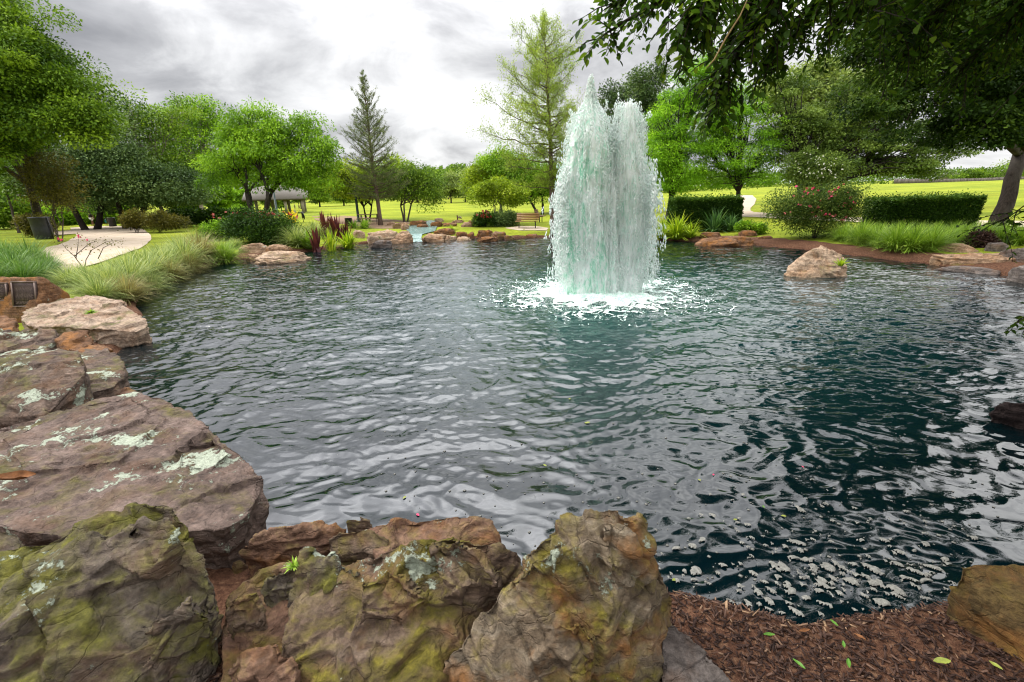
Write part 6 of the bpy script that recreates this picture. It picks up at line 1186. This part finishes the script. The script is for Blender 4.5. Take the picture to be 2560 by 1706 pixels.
# ------------------------------------------------------------------ people
def skin_fig(name, J, E, rad, mat, parent, sub=1):
    me = bpy.data.meshes.new(name); me.from_pydata([Vector(j) for j in J], E, []); o = bpy.data.objects.new(name, me); COL.link(o); md = o.modifiers.new('s', 'SKIN'); 
    for q, r_ in enumerate(rad): me.skin_vertices[0].data[q].radius = (r_, r_)
    me.skin_vertices[0].data[0].use_root = True; o.modifiers.new('d', 'SUBSURF').levels = sub
    m2 = bpy.data.meshes.new_from_object(o.evaluated_get(bpy.context.evaluated_depsgraph_get())); bpy.data.objects.remove(o); m2.name = name; m2.materials.clear(); m2.materials.append(mat); m2.polygons.foreach_set('use_smooth', np.ones(len(m2.polygons), bool)); return link(name, m2, parent)
MSK = [plain('brown_skin', (0.22, 0.11, 0.07), 0.6), plain('tan_skin', (0.45, 0.26, 0.18), 0.6)]
def person(label, px, py, hpx, yaw, top, low, skin, hair, stride=0.2):
    b_ = G(px, py); H = hpx * proj(b_)[2] / FPX; s_ = H / 1.7; root = empty('person', b_, label, 'person', None, yaw)
    S_ = lambda a: [tuple(np.array(q) * s_) for q in a]; a = stride
    J = S_([(0, 0, .95), (0, 0, 1.15), (0, 0, 1.38), (0, 0, 1.47), (0, 0, 1.58), (.09, 0, .9), (.1, -a * .6, .5), (.1, -a * .3, .09), (.1, -a * .3 - .14, .03), (-.09, 0, .9), (-.1, a * .4, .5), (-.1, a, .1), (-.1, a - .14, .04), (.19, 0, 1.36), (.23, a * .4, 1.1), (.22, a * .1 - .08, .86), (.22, a * .1 - .1, .78), (-.19, 0, 1.36), (-.23, -a * .5, 1.1), (-.22, -a * .8, .87), (-.22, -a * .8 - .02, .79)])
    E = [(0, 1), (1, 2), (2, 3), (3, 4), (0, 5), (5, 6), (6, 7), (7, 8), (0, 9), (9, 10), (10, 11), (11, 12), (2, 13), (13, 14), (14, 15), (15, 16), (2, 17), (17, 18), (18, 19), (19, 20)]
    rad = np.array([.13, .12, .13, .055, .1, .085, .06, .04, .035, .085, .06, .04, .035, .055, .042, .033, .03, .055, .042, .033, .03]) * s_; body = skin_fig('body', J, E, rad, skin, root)
    skin_fig('shirt', [J[q] for q in (0, 1, 2, 13, 17)] + [tuple((np.array(J[13]) + J[14]) / 2), tuple((np.array(J[17]) + J[18]) / 2)], [(0, 1), (1, 2), (2, 3), (2, 4), (3, 5), (4, 6)], np.array([.15, .145, .15, .075, .075, .065, .065]) * s_, top, root)
    skin_fig('shorts', [J[0], J[5], J[9], tuple(np.array(J[5]) * .35 + np.array(J[6]) * .65), tuple(np.array(J[9]) * .35 + np.array(J[10]) * .65)], [(0, 1), (0, 2), (1, 3), (2, 4)], np.array([.155, .11, .11, .085, .085]) * s_, low, root)
    hv = ICO4[:].copy(); fz_ = hv[ICO4F].mean(1); mb = MB(); mb.add(hv * np.array([.105, .115, .12]) * s_ + np.array([0, .02, 1.62]) * s_, ICO4F[(fz_[:, 2] > 0.05) | (fz_[:, 1] > 0.3)]); link('hair', mb.mesh('hair', hair, True), root); return root
MHAIR = plain('black_hair', (0.012, 0.01, 0.01), 0.6); MWHT = plain('white_cloth', (0.75, 0.73, 0.7), 0.8); MDKC = plain('black_cloth', (0.02, 0.02, 0.025), 0.8); MTEAL = plain('teal_cloth', (0.03, 0.32, 0.36), 0.8); MRED = plain('maroon_cloth', (0.2, 0.04, 0.04), 0.8)
person('person in a black top and white shorts walking on the left path', 234, 567, 37, R(160), MDKC, MWHT, MSK[0], MHAIR); person('small child in a teal shirt beside the walking adult', 268, 566, 20, R(140), MTEAL, MTEAL, MSK[0], MHAIR)
person('person in dark clothes far off on the path behind the lawn', 738, 525, 14, R(90), MDKC, MDKC, MSK[1], MHAIR); person('person in a maroon shirt far off on the path behind the lawn', 749, 526, 15, R(90), MRED, MDKC, MSK[1], MHAIR)
# ------------------------------------------------------------------ buildings and fence far off
MROOF = plain('pale_metal_roof', (0.11, 0.095, 0.075), 0.6, 0.3, 0.1); MCOL = plain('tan_column', (0.32, 0.27, 0.2), 0.8)
c0 = P(690, 470, 62); k = 62 / FPX; zg = gz(c0[0], c0[1]); root = empty('pavilion', (c0[0], c0[1], zg), 'pale roofed open pavilion seen through the limbs of the elm', 'pavilion', None, R(20)); zb, zt = P(690, 497, 62)[2] - zg, P(690, 462, 62)[2] - zg; hw = 72 * k
mb = MB(); N_ = 12; xs = np.linspace(-hw, hw, N_); v = []
for x in xs:
    for y_, z_ in ((-3.2, zb), (0, zt - (zt - zb) * .5 * (x / hw) ** 2), (3.2, zb), (3.2, zb - .25), (0, zt - .25 - (zt - zb) * .5 * (x / hw) ** 2), (-3.2, zb - .25)): v.append((x, y_, z_))
f = [[i * 6 + j, i * 6 + (j + 1) % 6, (i + 1) * 6 + (j + 1) % 6, (i + 1) * 6 + j] for i in range(N_ - 1) for j in range(6)]; mb.add(v, f); mb.add(np.array(v)[:6], [[0, 1, 4, 5], [1, 2, 3, 4]]); mb.add(np.array(v)[-6:], [[5, 4, 1, 0], [4, 3, 2, 1]]); link('roof', mb.mesh('roof', MROOF), root)
for sx in (-.8, -.27, .27, .8):
    for sy in (-2.8, 2.8): mb = MB(); mb.box((sx * hw, sy, zb / 2 - .1), (.35, .35, zb), bev=.03); link('column', mb.mesh('column', MCOL), root)
MFENCE = plain('grey_fence_board', (0.27, 0.235, 0.215), 0.9, 0.1, 0.35, 1.5, 0.1, 0, (1, 1, .2)); fa, fb = P(2235, 458, 205), P(2760, 450, 205); root = empty('board_fence', (fa + fb) / 2 * [1, 1, 0] + [0, 0, gz(*((fa + fb) / 2)[:2])], 'long grey wooden fence along the far side of the right field', 'fence'); fr0 = np.array(root.location); N_ = 60
mb = MB(); pm = MB(); dirf = unit((fb - fa)[None])[0]; yawf = math.atan2(dirf[1], dirf[0])
for q in range(N_):
    a = fa + (fb - fa) * (q + .5) / N_; zg = gz(a[0], a[1]); Lf = np.linalg.norm(fb - fa) / N_; hgt = max(1.6, P(2235 + 525 * (q + .5) / N_, 448, 205)[2] - zg)
    mb.box(np.array([a[0], a[1], zg + hgt / 2]) - fr0, (Lf * .985, .06, hgt + .1), rotz(yawf)); pm = MB(); pm.box(np.array([a[0] - dirf[0] * Lf / 2, a[1] - dirf[1] * Lf / 2, zg + hgt / 2]) - fr0, (.14, .14, hgt + .25), rotz(yawf)); link('post', pm.mesh('post', MFENCE), root)
link('boards', mb.mesh('boards', MFENCE), root)
MBRK = plain('brick_wall', (0.30, 0.20, 0.16), 0.9); MSHG = plain('grey_shingle', (0.27, 0.24, 0.22), 0.9); MGLS = plain('dark_window', (0.03, 0.035, 0.04), 0.2, 0.5)
for px, wpx, roofy, lab in ((2392, 70, 432, 'low house with a grey roof behind the far fence'), (2475, 64, 424, 'house with a pale gable behind the fence left of the thick trunk')):
    c0 = P(px, 455, 235); k = 235 / FPX; zg = gz(c0[0], c0[1]); root = empty('house', (c0[0], c0[1], zg), lab, 'house', 'houses beyond the fence', R(-30)); w_ = wpx * k; zr = P(px, roofy, 235)[2] - zg; ze = zr * .55
    mb = MB(); mb.box((0, 0, ze / 2), (w_, 9, ze)); link('wall', mb.mesh('wall', MBRK), root); mb = MB(); v = [(-w_ / 2 - .4, -5, ze), (w_ / 2 + .4, -5, ze), (w_ / 2 - 2, 0, zr), (-w_ / 2 + 2, 0, zr), (-w_ / 2 - .4, 5, ze), (w_ / 2 + .4, 5, ze)]; mb.add(v, [[0, 1, 2, 3], [5, 4, 3, 2], [0, 4, 5, 1]]); mb.add(v, [[1, 5, 2], [4, 0, 3]]); link('roof', mb.mesh('roof', MSHG), root)
    for sx in (-.3, .3): mb = MB(); mb.box((sx * w_, -4.5, ze * .55), (1.6, .1, 1.4)); link('window', mb.mesh('window', MGLS), root)
tree('round green tree standing beyond the far fence', (2430, 455), [(2430, 436, 26, 14), (2405, 442, 16, 9)], 'mid', 4000, 0.5, 225, 0.2, 1.5, 40, seed=95, bark=BARKD, group='trees beyond the fence')
tree('wide pale tree beyond the fence right of the thick trunk', (2545, 455), [(2540, 425, 34, 26), (2590, 430, 40, 24)], 'pale', 5000, 0.5, 225, 0.2, 1.5, 40, seed=96, bark=BARKD, group='trees beyond the fence')
